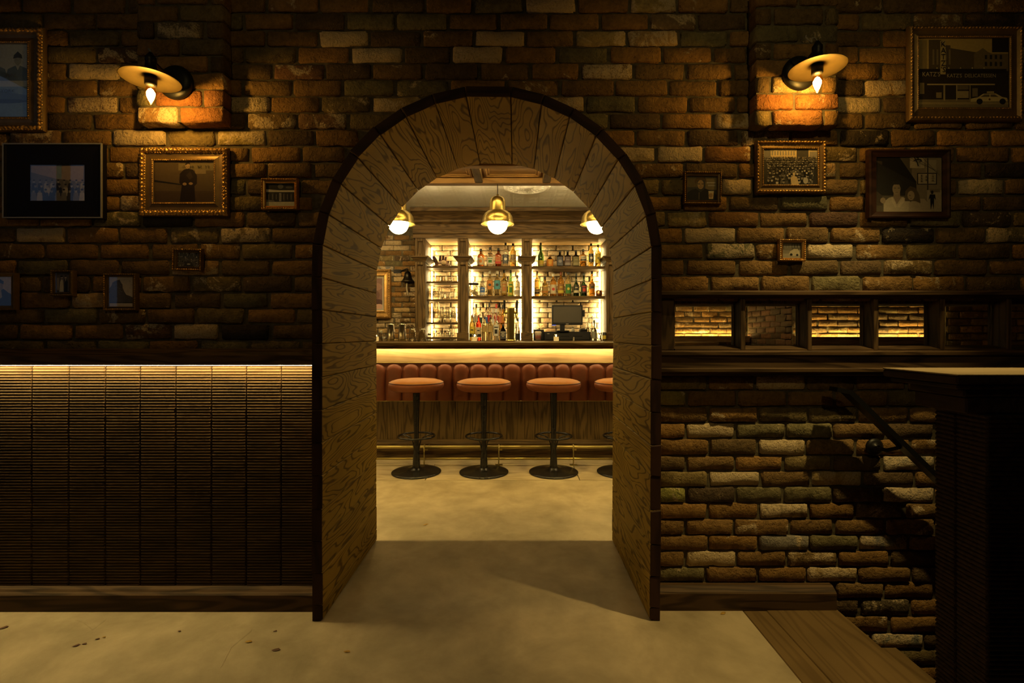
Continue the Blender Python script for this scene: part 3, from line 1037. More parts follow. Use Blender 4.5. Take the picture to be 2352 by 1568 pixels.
wall_back = struct(MB().box(-3.2, 1.35, YB + 0.012, YB + 0.15, -0.1, 2.9).build('wall_back', MORTAR))
wall_back['label'] = 'brick wall behind the bar shelves'
XN = [(XP(976.6, 6.0), XP(1051, 6.0)), (XP(1075, 6.0), XP(1198.5, 6.0)), (XP(1222, 6.0), XP(1393, 6.0))]   # the three openings
fx1, fz0, fz1 = XP(896, 6.4), ZP(729, 6.4), ZP(620, 6.4)
LIT_PAL = [(0.60, 0.48, 0.32), (0.52, 0.40, 0.25), (0.50, 0.33, 0.18), (0.64, 0.53, 0.36)]  # bay bricks paler: the strong shelf light is put into their colour
BPAL = PAL + [CREAM] * 4 + [TAN] * 4 + [GREY]
brick_field(wall_back, -1.98, XP(953, 6.0) - 0.06, 1.04, 2.45, YB, (0.0, 0.55), BPAL, lambda x_, z_: x_ < fx1 and fz0 < z_ < fz1)
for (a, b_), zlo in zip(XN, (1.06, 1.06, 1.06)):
    brick_field(wall_back, a - 0.03, b_ + 0.03, zlo, 2.36, YB, (0.2, 0.65), LIT_PAL, (lambda x_, z_: False))

far = struct(MB().box(1.35, 3.09, YD(6.2) + 0.012, YD(6.2) + 0.15, -0.1, 2.9).build('wall_far_right', MORTAR))
far['label'] = 'far brick wall seen through the nearest small window'
brick_field(far, 1.95, 2.94, 0.93, 1.50, YD(6.2), (0.0, 0.4))
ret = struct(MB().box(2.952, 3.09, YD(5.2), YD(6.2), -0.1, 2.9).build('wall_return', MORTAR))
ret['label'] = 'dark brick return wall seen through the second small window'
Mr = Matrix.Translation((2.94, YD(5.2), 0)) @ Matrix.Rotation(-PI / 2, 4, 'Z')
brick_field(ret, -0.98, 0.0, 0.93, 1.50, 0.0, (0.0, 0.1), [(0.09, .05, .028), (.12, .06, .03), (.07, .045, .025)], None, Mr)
far2 = struct(MB().box(2.952, 4.6, YD(5.2) + 0.012, YD(5.2) + 0.15, -0.1, 2.9).build('wall_far_middle', MORTAR))
far2['label'] = 'rough brick wall lit from a ledge, seen through the third and fourth windows'
brick_field(far2, 2.95, 4.55, 0.93, 1.47, YD(5.2), (0.0, 0.3))
far3 = struct(MB().box(4.07, 5.4, YD(4.6) + 0.012, YD(4.6) + 0.15, -0.1, 2.9).build('wall_far_near', MORTAR))
far3['label'] = 'dim brick wall seen through the fifth small window'
brick_field(far3, 4.068, 5.3, 0.93, 1.44, YD(4.6), (0.0, 0.25))
for nm, x0, x1, Dw, zt in (('trim_6', 1.95, 2.92, 6.2, 1.122), ('trim_7', 2.99, 4.5, 5.2, 1.116)):
    y = YD(Dw)
    o = struct(MB().box(x0, x1, y - 0.13, y - 0.004, zt - 0.07, zt, 0.004).build(nm, DARKW_X))
    o['label'] = 'dark ledge with an LED strip on the far wall, %s' % ('nearest to the arch' if nm == 'trim_6' else 'behind the middle windows')
    MB().box(x0 + 0.01, x1 - 0.01, y - 0.034, y - 0.022, zt + 0.0005, zt + 0.005).build('led_strip', LED_WIN, o)
    MB().box(x0, x1, y - 0.13, y - 0.118, zt, zt + 0.010).build('lip', DARKW_X, o)
    MB().box(x0 - 0.03, x0 + 0.004, y - 0.13, y - 0.004, zt - 0.07, zt + 0.016).build('end_cap', DARKW_X, o)
o = struct(MB().box(-3.3, -3.2, 0.62, YB + 0.15, -0.1, 2.9).build('wall_bar_left', PLASTER)); o['label'] = 'dark plaster side wall of the bar room'
o = struct(MB().box(5.3, 5.4, 0.62, YB, -0.1, 2.9).build('wall_bar_right', PLASTER)); o['label'] = 'dark plaster wall at the far right of the bar room'
o = struct(MB().box(2.4, 5.4, 1.765, 4.4, -0.12, 0.0).build('floor_side', CONCRETE)); o['label'] = 'concrete floor beyond the end of the bar'

# ---------------------------------------------------------------- ceilings
coffer = struct(MB().box(-3.2, 5.4, WY1, YD(4.65), SOFZ + 0.066, SOFZ + 0.30).build('ceiling_coffered', CEILOAK_X))
coffer['label'] = 'coffered oak ceiling in front of the bar'
for D0 in (4.57, 4.09, 3.61, 3.13):
    MB().box(-3.2, 2.4, YD(D0), YD(D0 + 0.08), SOFZ, SOFZ + 0.066, 0.004).build('beam', CEILOAK_X, coffer)
rib = MB().box(-0.037, 0.037, YD(2.72), YD(4.57), SOFZ + 0.004, SOFZ + 0.066, 0.004).mesh('rib', TREADW)
mp = MB()
hx, hy = 0.262, 0.185
for k, (ins, dz) in enumerate(((0.0, 0.0), (0.012, -0.014), (0.026, -0.014), (0.036, -0.004), (0.05, -0.004), (0.058, 0.004))):
    pass
prof = [(0.0, 0.0), (0.006, -0.016), (0.020, -0.016), (0.030, -0.006), (0.046, -0.006), (0.052, 0.0)]
vv, ff = [], []
for ins, dz in prof:
    vv += [(-hx + ins, -hy + ins, dz), (hx - ins, -hy + ins, dz), (hx - ins, hy - ins, dz), (-hx + ins, hy - ins, dz)]
for k in range(len(prof) - 1):
    for q in range(4):
        ff.append((k * 4 + q, k * 4 + (q + 1) % 4, (k + 1) * 4 + (q + 1) % 4, (k + 1) * 4 + q))
mp.add(vv, ff)
panel_me = mp.mesh('panel_moulding', CEILOAK_X)
for k in range(-3, 4):
    xr = -0.343 + 0.633 * k
    place('rib', rib, coffer, (xr, 0, 0))
    if -2 < k < 4:
        for D0 in (4.37, 3.89, 3.41):
            place('panel_moulding', panel_me, coffer, (xr + 0.3165, YD(D0), SOFZ + 0.066))
MB().box(-3.0, 1.85, YD(4.65) + 0.004, YD(4.65) + 0.012, SOFZ + 0.030, SOFZ + 0.048).build('led_strip', LED_FILL_TIN, coffer)  # hidden strip added behind the beam to brighten the tin
MB().box(-3.0, 1.85, YD(4.17) + 0.002, YD(4.17) + 0.008, SOFZ + 0.036, SOFZ + 0.050).build('led_strip', LED_FILL_COFFER, coffer)  # hidden strip added to make the coffer panels glow
# pressed tin ceiling over the bar
tin = struct(MB().box(-3.2, 1.9, YD(4.65), YB + 0.15, CEILZ + 0.004, CEILZ + 0.2).build('ceiling_tin', TIN))
tin['label'] = 'cream pressed tin ceiling over the bar'
tmb = MB()
for i in range(4):
    for j in range(4):
        a, c = i * 0.15, j * 0.15
        g = 0.006
        v = [(a + g, c + g, 0), (a + .15 - g, c + g, 0), (a + .15 - g, c + .15 - g, 0), (a + g, c + .15 - g, 0),
             (a + .022, c + .022, -.0016), (a + .128, c + .022, -.0016), (a + .128, c + .128, -.0016), (a + .022, c + .128, -.0016),
             (a + .045, c + .045, -.0006), (a + .105, c + .045, -.0006), (a + .105, c + .105, -.0006), (a + .045, c + .105, -.0006), (a + .075, c + .075, -.0030)]
        f = [(q, (q + 1) % 4, 4 + (q + 1) % 4, 4 + q) for q in range(4)] + [(4 + q, 4 + (q + 1) % 4, 8 + (q + 1) % 4, 8 + q) for q in range(4)] + [(8 + q, 8 + (q + 1) % 4, 12) for q in range(4)]
        tmb.add(v, f)
tmb.add([(0, 0, .0015), (.6, 0, .0015), (.6, .6, .0015), (0, .6, .0015)], [(0, 1, 2, 3)])
tme = tmb.mesh('tin_panel', TIN)
for i in range(6):
    for j in range(3):
        place('tin_panel', tme, tin, (-2.0 + i * 0.604, YD(4.66) + j * 0.604, CEILZ + 0.002))
med = MB()
med.lathe([(0.0, -0.018), (0.04, -0.022), (0.07, -0.010), (0.12, -0.016), (0.17, -0.008), (0.20, -0.020), (0.235, -0.018), (0.245, 0.0)], 40)
for k in range(20):
    a = k * PI / 10
    for r0_, l_ in ((0.10, 0.030), (0.165, 0.040)):
        M = Matrix.Rotation(a + (0.157 if r0_ > .12 else 0), 4, 'Z') @ Matrix.Translation((r0_, 0, -0.011)) @ Matrix.Diagonal((l_ / 0.01, 1.5, 0.6, 1))
        med.lathe([(0.0, -0.010), (0.006, -0.007), (0.010, 0.0)], 8, M=M)
med.build('medallion', TIN, tin, (XP(1210, 5.02), YD(5.02), CEILZ + 0.002))

# ---------------------------------------------------------------- back bar: pilasters, cornice, shelves
DPF = 6.0
bbar = thing('back_bar', 'tall oak back bar with lit shelves and pilasters', 'shelving', (-0.05, YD(DPF), 0))
OFF = bbar.location.copy()
PIL = [(953, 976.6), (1051, 1075), (1198.5, 1222), (1393, 1417)]
yf = YD(DPF)
for a, b_ in PIL:
    xa, xb = XP(a, DPF), XP(b_, DPF)
    w_ = xb - xa
    root = MB()
    zt, zc1, zc0, zb = ZP(547, DPF), ZP(589, DPF), ZP(601, DPF), 1.075
    # partition behind the pilaster, then stiles and rails around sunk panels
    root.box(xa + 0.012, xb - 0.012, yf + 0.03, YB + 0.004, zb, zt)
    st = 0.030
    for z0, z1 in ((zc1, zt), (ZP(768, DPF), zc0)):
        root.box(xa, xa + st, yf, yf + 0.035, z0, z1, 0.004)
        root.box(xb - st, xb, yf, yf + 0.035, z0, z1, 0.004)
        root.box(xa + st, xb - st, yf, yf + 0.035, z1 - 0.038, z1, 0.004)
        root.box(xa + st, xb - st, yf, yf + 0.035, z0, z0 + 0.038, 0.004)
    pil = root.build('pilaster', BAROAK_Z, bbar, (0, 0, 0), OFF)
    MB().box(xa - 0.008, xb + 0.008, yf - 0.012, yf + 0.04, zb, ZP(764, DPF), 0.004).build('plinth', BAROAK_X, pil, (0, 0, 0), OFF)
    cap = MB()
    pr = [(0.0, zc0), (0.006, zc0 + 0.006), (0.006, zc0 + 0.012), (0.014, zc0 + 0.022), (0.034, zc0 + 0.046), (0.048, zc0 + 0.054), (0.048, zc1 + 0.004), (0.0, zc1 + 0.004)]
    v, f = [], []
    for e, z in pr:
        v += [(xa - e, yf - e, z), (xb + e, yf - e, z), (xb + e, YB - 0.06, z), (xa - e, YB - 0.06, z)]
    for i in range(len(pr) - 1):
        for q in range(4):
            f.append((i * 4 + q, i * 4 + (q + 1) % 4, (i + 1) * 4 + (q + 1) % 4, (i + 1) * 4 + q))
    cap.add(v, f)
    cap.add(v[-4:], [(0, 1, 2, 3)]); cap.add(v[:4], [(3, 2, 1, 0)])
    cap.build('capital', BAROAK_X, pil, (0, 0, 0), OFF)
zt = ZP(547, DPF)
corn = [(YB, zt), (yf + 0.0, zt), (yf - 0.012, zt), (yf - 0.012, zt + 0.045), (yf - 0.03, zt + 0.055), (yf - 0.03, zt + 0.095), (yf - 0.018, zt + 0.105), (yf - 0.018, zt + 0.165),
        (yf - 0.045, zt + 0.185), (yf - 0.06, zt + 0.190), (yf - 0.06, zt + 0.215), (yf - 0.10, zt + 0.255), (yf - 0.16, zt + 0.285), (yf - 0.185, zt + 0.292), (yf - 0.185, zt + 0.335), (YB, zt + 0.335)]
MB().prism_x(corn, XP(949, DPF), 1.32).build('cornice', BAROAK_X, bbar, (0, 0, 0), OFF)
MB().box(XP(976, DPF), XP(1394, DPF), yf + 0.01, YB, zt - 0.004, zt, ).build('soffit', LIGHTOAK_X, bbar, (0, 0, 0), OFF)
DS = 6.17
SHY0 = YD(DS)
for ci, ys in ((0, (611, 646, 687, 740, 774)), (1, (611, 679.5)), (2, (611, 679.5))):
    th = 0.018 if ci == 0 else 0.036
    for i, py in enumerate(ys):
        zz = ZP(py, DS)
        t = 0.022 if (ci == 0) else th
        MB().box(XN[ci][0] - 0.012, XN[ci][1] + 0.012, SHY0, YB - 0.004, zz - t, zz, 0.002).build('shelf', BAROAK_X, bbar, (0, 0, 0), OFF)
for ci in range(3):
    for sx in (0, 1):
        xx = XN[ci][0] + 0.0135 if sx == 0 else XN[ci][1] - 0.0135
        zlo = 1.08
        levels = [zlo] + sorted([ZP(p, DS) for p in ((611, 646, 687, 740, 774) if ci == 0 else (611, 679.5))]) + [zt - 0.01]
        for z0, z1 in zip(levels[:-1], levels[1:]):
            MB().box(xx - 0.006, xx + 0.006, YB - 0.055, YB - 0.040, z0 + 0.004, z1 - 0.042).build('led_strip', LED_NICHE, bbar, (0, 0, 0), OFF)
bcnt = tag(MB().box(-1.6, 1.34, YD(5.88), YB - 0.02, 1.03, 1.075, 0.004).build('back_counter', BAROAK_X), 'oak counter along the foot of the back bar', 'counter')
MB().box(-1.6, 1.34, YD(5.95), YB - 0.02, 0.0, 1.028).build('cabinet_base', BAROAK_Z, bcnt)

# ---------------------------------------------------------------- the bar
bar = thing('bar_counter', 'long oak bar with rust leather padding and brass foot rail', 'bar', (0, YD(4.52), 0))
BO = bar.location.copy()
yb0 = YD(4.52)
BX0, BX1 = -2.6, 1.75


def bpart(mb, name, mat, parent=None):
    return mb.build(name, mat, parent or bar, (0, 0, 0), BO)


bpart(MB().box(BX0, BX1, yb0 + 0.012, yb0 + 0.10, 0.0, 1.03), 'front_frame', BAROAK_X)
bpart(MB().prism_x([(YD(4.20), 1.0825), (YD(4.195), 1.078), (YD(4.195), 1.058), (YD(4.205), 1.050), (YD(4.22), 1.046), (YD(4.22), 1.026), (YD(4.25), 1.026), (YD(4.25), 1.040), (YD(4.86), 1.040), (YD(4.86), 1.0825)], BX0, BX1), 'bar_top', BAROAK_X)
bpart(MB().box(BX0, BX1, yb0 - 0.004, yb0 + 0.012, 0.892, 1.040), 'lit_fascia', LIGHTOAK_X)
bpart(MB().box(BX0, BX1, yb0 - 0.060, yb0 - 0.045, 1.024, 1.037), 'led_strip', LED_BAR)
bpart(MB().box(BX0, BX1, yb0 - 0.012, yb0 + 0.010, 0.8865, 0.8925, 0.001), 'brass_strip', BRASS)
bpart(MB().box(BX0, BX1, yb0 - 0.012, yb0 + 0.010, 0.532, 0.538, 0.001), 'brass_strip', BRASS)
bpart(MB().box(BX0, BX1, yb0 + 0.0, yb0 + 0.012, 0.538, 0.8865), 'padding_back', plain('dark_red_leather', (0.16, 0.045, 0.022), 0.55))
cj = [105 - 168 * 2, 105 - 160, 105, 265, 430, 600, 752, 912, 1088, 1242, 1413, 1568, 1737, 1895, 2063, 2227, 2390, 2550]
cj = [860 + c / 4.2 for c in cj]
XC = [XP(c, 4.5) for c in cj]
while XC[0] > BX0 + 0.16: XC.insert(0, XC[0] - 0.155)
while XC[-1] < BX1 - 0.16: XC.append(XC[-1] + 0.155)


def channel_mesh(w_, h_, top):
    nx, nz = 11, 15
    v, f = [], []
    for j in range(nz):
        for i in range(nx):
            u = -1 + 2 * i / (nx - 1)
            u = math.copysign(abs(u) ** 0.8, u)
            hh = h_ - top * (1 - math.sqrt(max(0.0, 1 - min(1, abs(u)) ** 2.2)))
            t = j / (nz - 1)
            t = t ** 0.9 if t < 0.5 else t
            z = hh * t
            side = max(0.0, 1 - abs(u) ** 3) ** 0.5
            tt = max(0.0, 1 - max(0.0, (t - 0.80) / 0.20) ** 2.5) ** 0.5
            bt = max(0.0, 1 - max(0.0, (0.06 - t) / 0.06) ** 2) ** 0.5 * 0.4 + 0.6
            y = -0.034 * side * tt * bt * (1 + random.uniform(-0.05, 0.05))
            v.append((u * w_ / 2, y, z))
    for j in range(nz - 1):
        for i in range(nx - 1):
            a = j * nx + i
            f.append((a, a + 1, a + nx + 1, a + nx))
    return MB().add(v, f, 0, True).mesh('padded_channel', LEATHER)


CHM = [channel_mesh(0.150, 0.345, t) for t in (0.070, 0.078, 0.086, 0.062)]
for k, (a, b_) in enumerate(zip(XC[:-1], XC[1:])):
    place('padded_channel', random.choice(CHM), bar, ((a + b_) / 2 - BO.x, yb0 - BO.y, 0.538), scale=((b_ - a - 0.004) / 0.150, 1, 1))
# boards of the lower front
xx = BX0
k = 0
while xx < BX1 - 0.02:
    wd = min(0.162 + random.uniform(-0.012, 0.012), BX1 - xx)
    bpart(MB().box(xx + 0.0008, xx + wd - 0.0008, yb0 - 0.004, yb0 + 0.010, 0.178, 0.532, 0.0015), 'board', BAROAK_Z)
    xx += wd
bpart(MB().prism_x([(yb0 + 0.01, 0.0), (yb0 - 0.045, 0.0), (yb0 - 0.045, 0.15), (yb0 - 0.036, 0.158), (yb0 - 0.030, 0.172), (yb0 - 0.012, 0.180), (yb0 + 0.01, 0.180)], BX0, BX1), 'skirting', BAROAK_X)
bpart(MB().box(BX0, BX1, yb0 - 0.056, yb0 - 0.045, 0.003, 0.020, 0.003), 'brass_kick_strip', BRASS)
rl = MB()
RZ, RY = 0.158, YD(4.30)
rl.tube([(BX0, RY, RZ), (BX1, RY, RZ)], 0.0145, 14)
rail = bpart(rl, 'foot_rail', BRASS)
for bx in (974.5 - 343, 974.5 - 172, 974.5, 1146, 1317, 1490):
    X = XP(bx, 4.29)
    m = MB()
    m.tube([(X, RY - 0.016, 0.006), (X, RY - 0.016, RZ + 0.012), (X, RY - 0.008, RZ + 0.022), (X, RY + 0.01, RZ + 0.018)], 0.0055, 8)
    m.box(X - 0.032, X + 0.032, RY - 0.036, RY + 0.004, 0.0032, 0.0085, 0.001)
    m.box(X - 0.007, X + 0.028, RY - 0.004, RY + 0.02, RZ - 0.030, RZ - 0.010, 0.002)
    m.tube([(X + 0.012, RY, RZ - 0.018), (X + 0.012, yb0 - 0.045, RZ - 0.018)], 0.006, 8)
    bpart(m, 'rail_bracket', BRASS, rail)


# ---------------------------------------------------------------- bar stools
def make_stool(label):
    t = thing('bar_stool', label, 'bar stool', (0, 0, 0), 'round bar stools along the bar')
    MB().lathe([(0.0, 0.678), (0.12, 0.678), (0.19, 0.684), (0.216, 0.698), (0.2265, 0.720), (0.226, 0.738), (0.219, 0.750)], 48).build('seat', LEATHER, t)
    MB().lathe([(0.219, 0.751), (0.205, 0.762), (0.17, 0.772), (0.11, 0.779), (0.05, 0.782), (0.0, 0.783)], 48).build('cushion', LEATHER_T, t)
    MB().tube([(0.2195 * math.cos(a), 0.2195 * math.sin(a), 0.7505) for a in [2 * PI * k / 48 for k in range(48)]], 0.0042, 6, 0, True).build('piping', PIPING, t)
    MB().lathe([(0.029, 0.68), (0.028, 0.60), (0.024, 0.45), (0.021, 0.33), (0.020, 0.25), (0.0235, 0.20), (0.0285, 0.12), (0.0325, 0.05), (0.0325, 0.038)], 24).build('pedestal', BLACKM, t)
    MB().lathe([(0.205, 0.003), (0.205, 0.009), (0.196, 0.014), (0.175, 0.017), (0.10, 0.028), (0.045, 0.036), (0.040, 0.042), (0.0, 0.042)], 48).build('base', BLACKM, t)
    r = MB().tube([(0.149 * math.cos(a), 0.149 * math.sin(a), 0.303) for a in [2 * PI * k / 40 for k in range(40)]], 0.0085, 8, 0, True).build('foot_ring', BLACKM, t)
    for k in range(3):
        a = PI * 2 * k / 3 + 0.62
        c, s_ = math.cos(a), math.sin(a)
        pts = [(rr * c, rr * s_, zz) for rr, zz in ((0.022, 0.19), (0.030, 0.23), (0.040, 0.262), (0.062, 0.284), (0.10, 0.296), (0.149, 0.302))]
        MB().tube(pts, 0.0055, 8).build('strut', BLACKM, r)
    return t


SD = 4.06
st = make_stool('rust leather bar stool, leftmost under the arch')
st.location = (XP(956.5, SD), YD(SD), 0.003)
for px, rz_, lb in ((1111.5, 0.9, 'rust leather bar stool, second from the left, in the middle of the view'), (1271.5, 1.9, 'rust leather bar stool, third from the left'), (1428, 0.3, 'rust leather bar stool half hidden by the right side of the arch'), (802, 0.5, 'rust leather bar stool hidden behind the left side of the arch')):
    if px == 802: continue
    o = copy_tree(st, (XP(px, SD), YD(SD), 0.003), None, lb)
    o.rotation_euler.z = rz_


# ---------------------------------------------------------------- pendants
def make_pendant(label):
    t = thing('pendant_lamp', label, 'pendant lamp', (0, 0, 0), 'brass pendants over the bar')
    sh = MB().lathe([(0.0, 2.455), (0.03, 2.452), (0.055, 2.440), (0.070, 2.418), (0.0765, 2.385), (0.0765, 2.310)], 40).build('cap', BRASS, t)
    MB().lathe([(0.0775, 2.312), (0.095, 2.308), (0.120, 2.290), (0.138, 2.262), (0.146, 2.230), (0.149, 2.203), (0.155, 2.195), (0.157, 2.189), (0.154, 2.188), (0.146, 2.196), (0.142, 2.230), (0.133, 2.262), (0.115, 2.286), (0.090, 2.300), (0.0, 2.303)], 48).build('shade', BRASS, t)
    n = 16
    MB().lathe([(0.0935 * math.sin(PI * k / n), 2.191 - 0.0935 * math.cos(PI * k / n)) for k in range(n + 1)], 32).build('globe', GLOBE, t)
    MB().tube([(0, 0, 2.45), (0, 0, SOFZ)], 0.0035, 8).build('cord', IRON, t)
    MB().lathe([(0.012, 2.453), (0.012, 2.468), (0.005, 2.474)], 12).build('cord_grip', BRASS, t)
    return t


PDD = 4.60
pd = make_pendant('brass pendant lamp with glowing globe, leftmost, behind the left planks')
pd.location = (XP(915, PDD), YD(PDD), 0)
copy_tree(pd, (XP(1143, PDD), YD(PDD), 0), None, 'brass pendant lamp with glowing globe, middle of the three')
copy_tree(pd, (XP(1371, PDD), YD(PDD), 0), None, 'brass pendant lamp with glowing globe, rightmost, behind the right planks')
# ================================================================ BOTTLES, GLASSES, BAR THINGS
GM, CM = {}, {}


def glassmat(c):
    if c not in GM:
        GM[c] = plain('bottle_glass', c, 0.02, 0, 0.5, 1.0, 1.36)
    return GM[c]


def colmat(c, rough=0.6):
    if c not in CM:
        CM[c] = plain('label_print', tuple(k * 0.72 for k in c), rough, var=0.12)
    return CM[c]


def ring_lathe(mb, prof, seg, sq, a0=None, a1=None, mi=0):
    full = a0 is None
    n = seg if full else seg + 1
    v = []
    for r, z in prof:
        for k in range(n):
            a = (2 * PI * k / seg) if full else a0 + (a1 - a0) * k / seg
            c, s_ = math.cos(a), math.sin(a)
            q = 1.0
            if sq > 0:
                q = (abs(c) ** sq + abs(s_) ** sq) ** (-1.0 / sq)
            v.append((r * q * c, r * q * s_, z))
    f = [(i * n + k, i * n + (k + 1) % n, (i + 1) * n + (k + 1) % n, (i + 1) * n + k) for i in range(len(prof) - 1) for k in range(seg)]
    mb.add(v, f, mi, True)
    if full:
        if prof[0][0] > 1e-4: mb.add(v[:n], [tuple(reversed(range(n)))], mi)
        if prof[-1][0] > 1e-4: mb.add(v[-n:], [tuple(range(n))], mi)
    return mb


SHAPES = {   # (r, z) fractions of radius and height
    'std': [(0.86, 0.0), (1, 0.02), (1, 0.60), (0.93, 0.66), (0.62, 0.73), (0.36, 0.79), (0.33, 0.92)],
    'shoulder': [(0.9, 0.0), (1, 0.02), (1, 0.62), (0.95, 0.67), (0.6, 0.71), (0.33, 0.74), (0.31, 0.90)],
    'slope': [(0.88, 0.0), (1, 0.02), (1, 0.50), (0.86, 0.60), (0.55, 0.72), (0.36, 0.80), (0.34, 0.93)],
    'squat': [(0.8, 0.0), (0.96, 0.03), (1, 0.25), (1, 0.50), (0.86, 0.66), (0.5, 0.76), (0.34, 0.79), (0.33, 0.90)],
    'round': [(0.7, 0.0), (0.9, 0.06), (1, 0.30), (0.95, 0.52), (0.75, 0.66), (0.4, 0.74), (0.36, 0.90)],
    'tallneck': [(0.9, 0.0), (1, 0.02), (1, 0.42), (0.82, 0.52), (0.42, 0.62), (0.33, 0.70), (0.31, 0.92)],
}


def bottle(px0, px1, ytop, ybase, D, shape, sq, body, label, lab, cap, group, lz=(0.14, 0.52), emblem=None, z0=None, pourer=False):
    r = (px1 - px0) * D / F / 2
    zb = ZP(ybase, D) if z0 is None else z0
    h = ZP(ytop, D) - zb
    t = thing('bottle', label, 'bottle', (XP((px0 + px1) / 2, D), YD(D), zb), group)
    pr = [(a * r, b * h) for a, b in SHAPES[shape]]
    k = 1.0 if sq == 0 else 0.92
    mb = MB()
    nb = 5
    ring_lathe(mb, [(0.001, 0.0)] + [(a * k, b) for a, b in pr[:nb]], 20, sq)
    ring_lathe(mb, [(a * (k if i == 0 else 1), b) for i, (a, b) in enumerate(pr[nb - 1:])] + [(0.001, pr[-1][1])], 20, 0 if sq == 0 else 3.0)
    mb.build('glass_body', glassmat(body), t)
    if lab is not None:
        lb = MB()
        R_ = r * k * 1.012
        a0, a1 = (-PI / 2 - 1.15, -PI / 2 + 1.15)
        ring_lathe(lb, [(R_, lz[0] * h), (R_, lz[1] * h)], 14, sq, a0, a1)
        lo = lb.build('paper_label', colmat(lab), t)
        if emblem is not None:
            eb = MB()
            zc, hh = (lz[0] + lz[1]) / 2 * h, (lz[1] - lz[0]) * h * 0.26
            R2 = R_ * 1.012
            kind = len(label) % 4
            rd = min(hh * 1.3, r * 0.45)
            if kind == 0:                      # round emblem
                R2 = R_ * 1.04
                v_ = [(0, zc)] + [(rd / R2 * math.cos(q * PI / 6), zc + rd * math.sin(q * PI / 6)) for q in range(12)]
                pts_ = []
                for an, zz in v_:
                    c, s_ = math.cos(-PI / 2 + an), math.sin(-PI / 2 + an)
                    k2 = 1.0 if sq == 0 else (abs(c) ** sq + abs(s_) ** sq) ** (-1.0 / sq)
                    pts_.append((R2 * k2 * c, R2 * k2 * s_, zz))
                eb.add(pts_, [(0, q + 1, (q + 1) % 12 + 1) for q in range(12)])
            elif kind == 1:                    # block with a line of print above
                ring_lathe(eb, [(R2, zc - hh * 1.2), (R2, zc + hh * 0.3)], 6, sq, -PI / 2 - 0.5, -PI / 2 + 0.5)
                ring_lathe(eb, [(R2, zc + hh * 0.8), (R2, zc + hh * 1.2)], 6, sq, -PI / 2 - 0.7, -PI / 2 + 0.7)
            elif kind == 2:                    # band across the label
                ring_lathe(eb, [(R2, zc - hh * 1.7), (R2, zc - hh * 0.6)], 12, sq, -PI / 2 - 1.12, -PI / 2 + 1.12)
                ring_lathe(eb, [(R2, zc + hh * 0.5), (R2, zc + hh * 0.9)], 6, sq, -PI / 2 - 0.45, -PI / 2 + 0.45)
            else:                              # lines of print
                for q, wq in ((1.2, .7), (.5, .45), (-.2, .6), (-.9, .35)):
                    ring_lathe(eb, [(R2, zc + hh * q), (R2, zc + hh * (q + .3))], 6, sq, -PI / 2 - wq, -PI / 2 + wq)
            eb.build('label_print', colmat(emblem), lo)
    rn = SHAPES[shape][-1][0] * r
    cb = MB()
    if pourer:
        cb.lathe([(rn * 0.9, 0.90 * h), (rn * 0.9, 0.95 * h), (rn * 0.4, 0.955 * h), (rn * 0.3, 1.05 * h), (rn * .25, 1.10 * h)], 10)
        cb.build('pourer', colmat(cap), t)
    else:
        cb.lathe([(rn * 1.12, 0.885 * h), (rn * 1.15, 0.90 * h), (rn * 1.15, 0.99 * h), (rn * 1.0, h)], 14)
        cb.build('cap', colmat(cap, 0.4), t)
    return t


AMB, GOLD, PALE, CLR, BRN, BLK, GRN, DGR, RED = (0.95, 0.50, 0.10), (0.98, 0.72, 0.22), (0.99, 0.86, 0.50), (0.96, 0.96, 0.92), (0.45, 0.16, 0.04), (0.05, 0.035, 0.02), (0.25, 0.62, 0.12), (0.05, 0.12, 0.03), (0.85, 0.05, 0.02)
WHT, CRM, DRK, ORG, BLU, TEA, YEL, OLV, TANL, REDL, GRNL = (.75, .70, .58), (.62, .52, .34), (.02, .018, .016), (.62, .22, .03), (.07, .16, .42), (.06, .28, .34), (.66, .50, .05), (.16, .14, .05), (.45, .30, .10), (.55, .04, .02), (.05, .20, .04)
Z1, Z2 = ZP(611, DS), ZP(679.5, DS)
g1, g2, g3, g4 = 'bottles on the top shelf, middle bay', 'bottles on the second shelf, middle bay', 'bottles on the top shelf, right bay', 'bottles on the second shelf, right bay'
DBt = 6.28
for a in (
    (1096, 1112.5, 571.5, 'shoulder', 0, BRN, 'dark brown bottle with cream and orange label, first on the middle top shelf', CRM, DRK, g1, (.12, .5), ORG),
    (1118, 1134, 568, 'round', 0, CLR, 'round clear bottle with a white label and thin dark stopper, middle top shelf', WHT, DRK, g1, (.15, .5), GRNL),
    (1137, 1152, 569.5, 'shoulder', 5, (0.55, 0.12, 0.03), 'dark amber whisky bottle with red round seal, middle top shelf', BRN, DRK, g1, (.16, .52), REDL),
    (1154, 1168.5, 557, 'shoulder', 5, CLR, 'tall clear bottle with black label and white print, middle top shelf', DRK, DRK, g1, (.14, .50), WHT),
    (1171, 1185.5, 559, 'std', 0, GOLD, 'tall golden bottle with dark round emblem, last on the middle top shelf', TANL, DRK, g1, (.2, .52), DRK)):
    bottle(a[0], a[1], a[2], 0, DBt, a[3], a[4], a[5], a[6], a[7], a[8], a[9], a[10], a[11], z0=Z1)
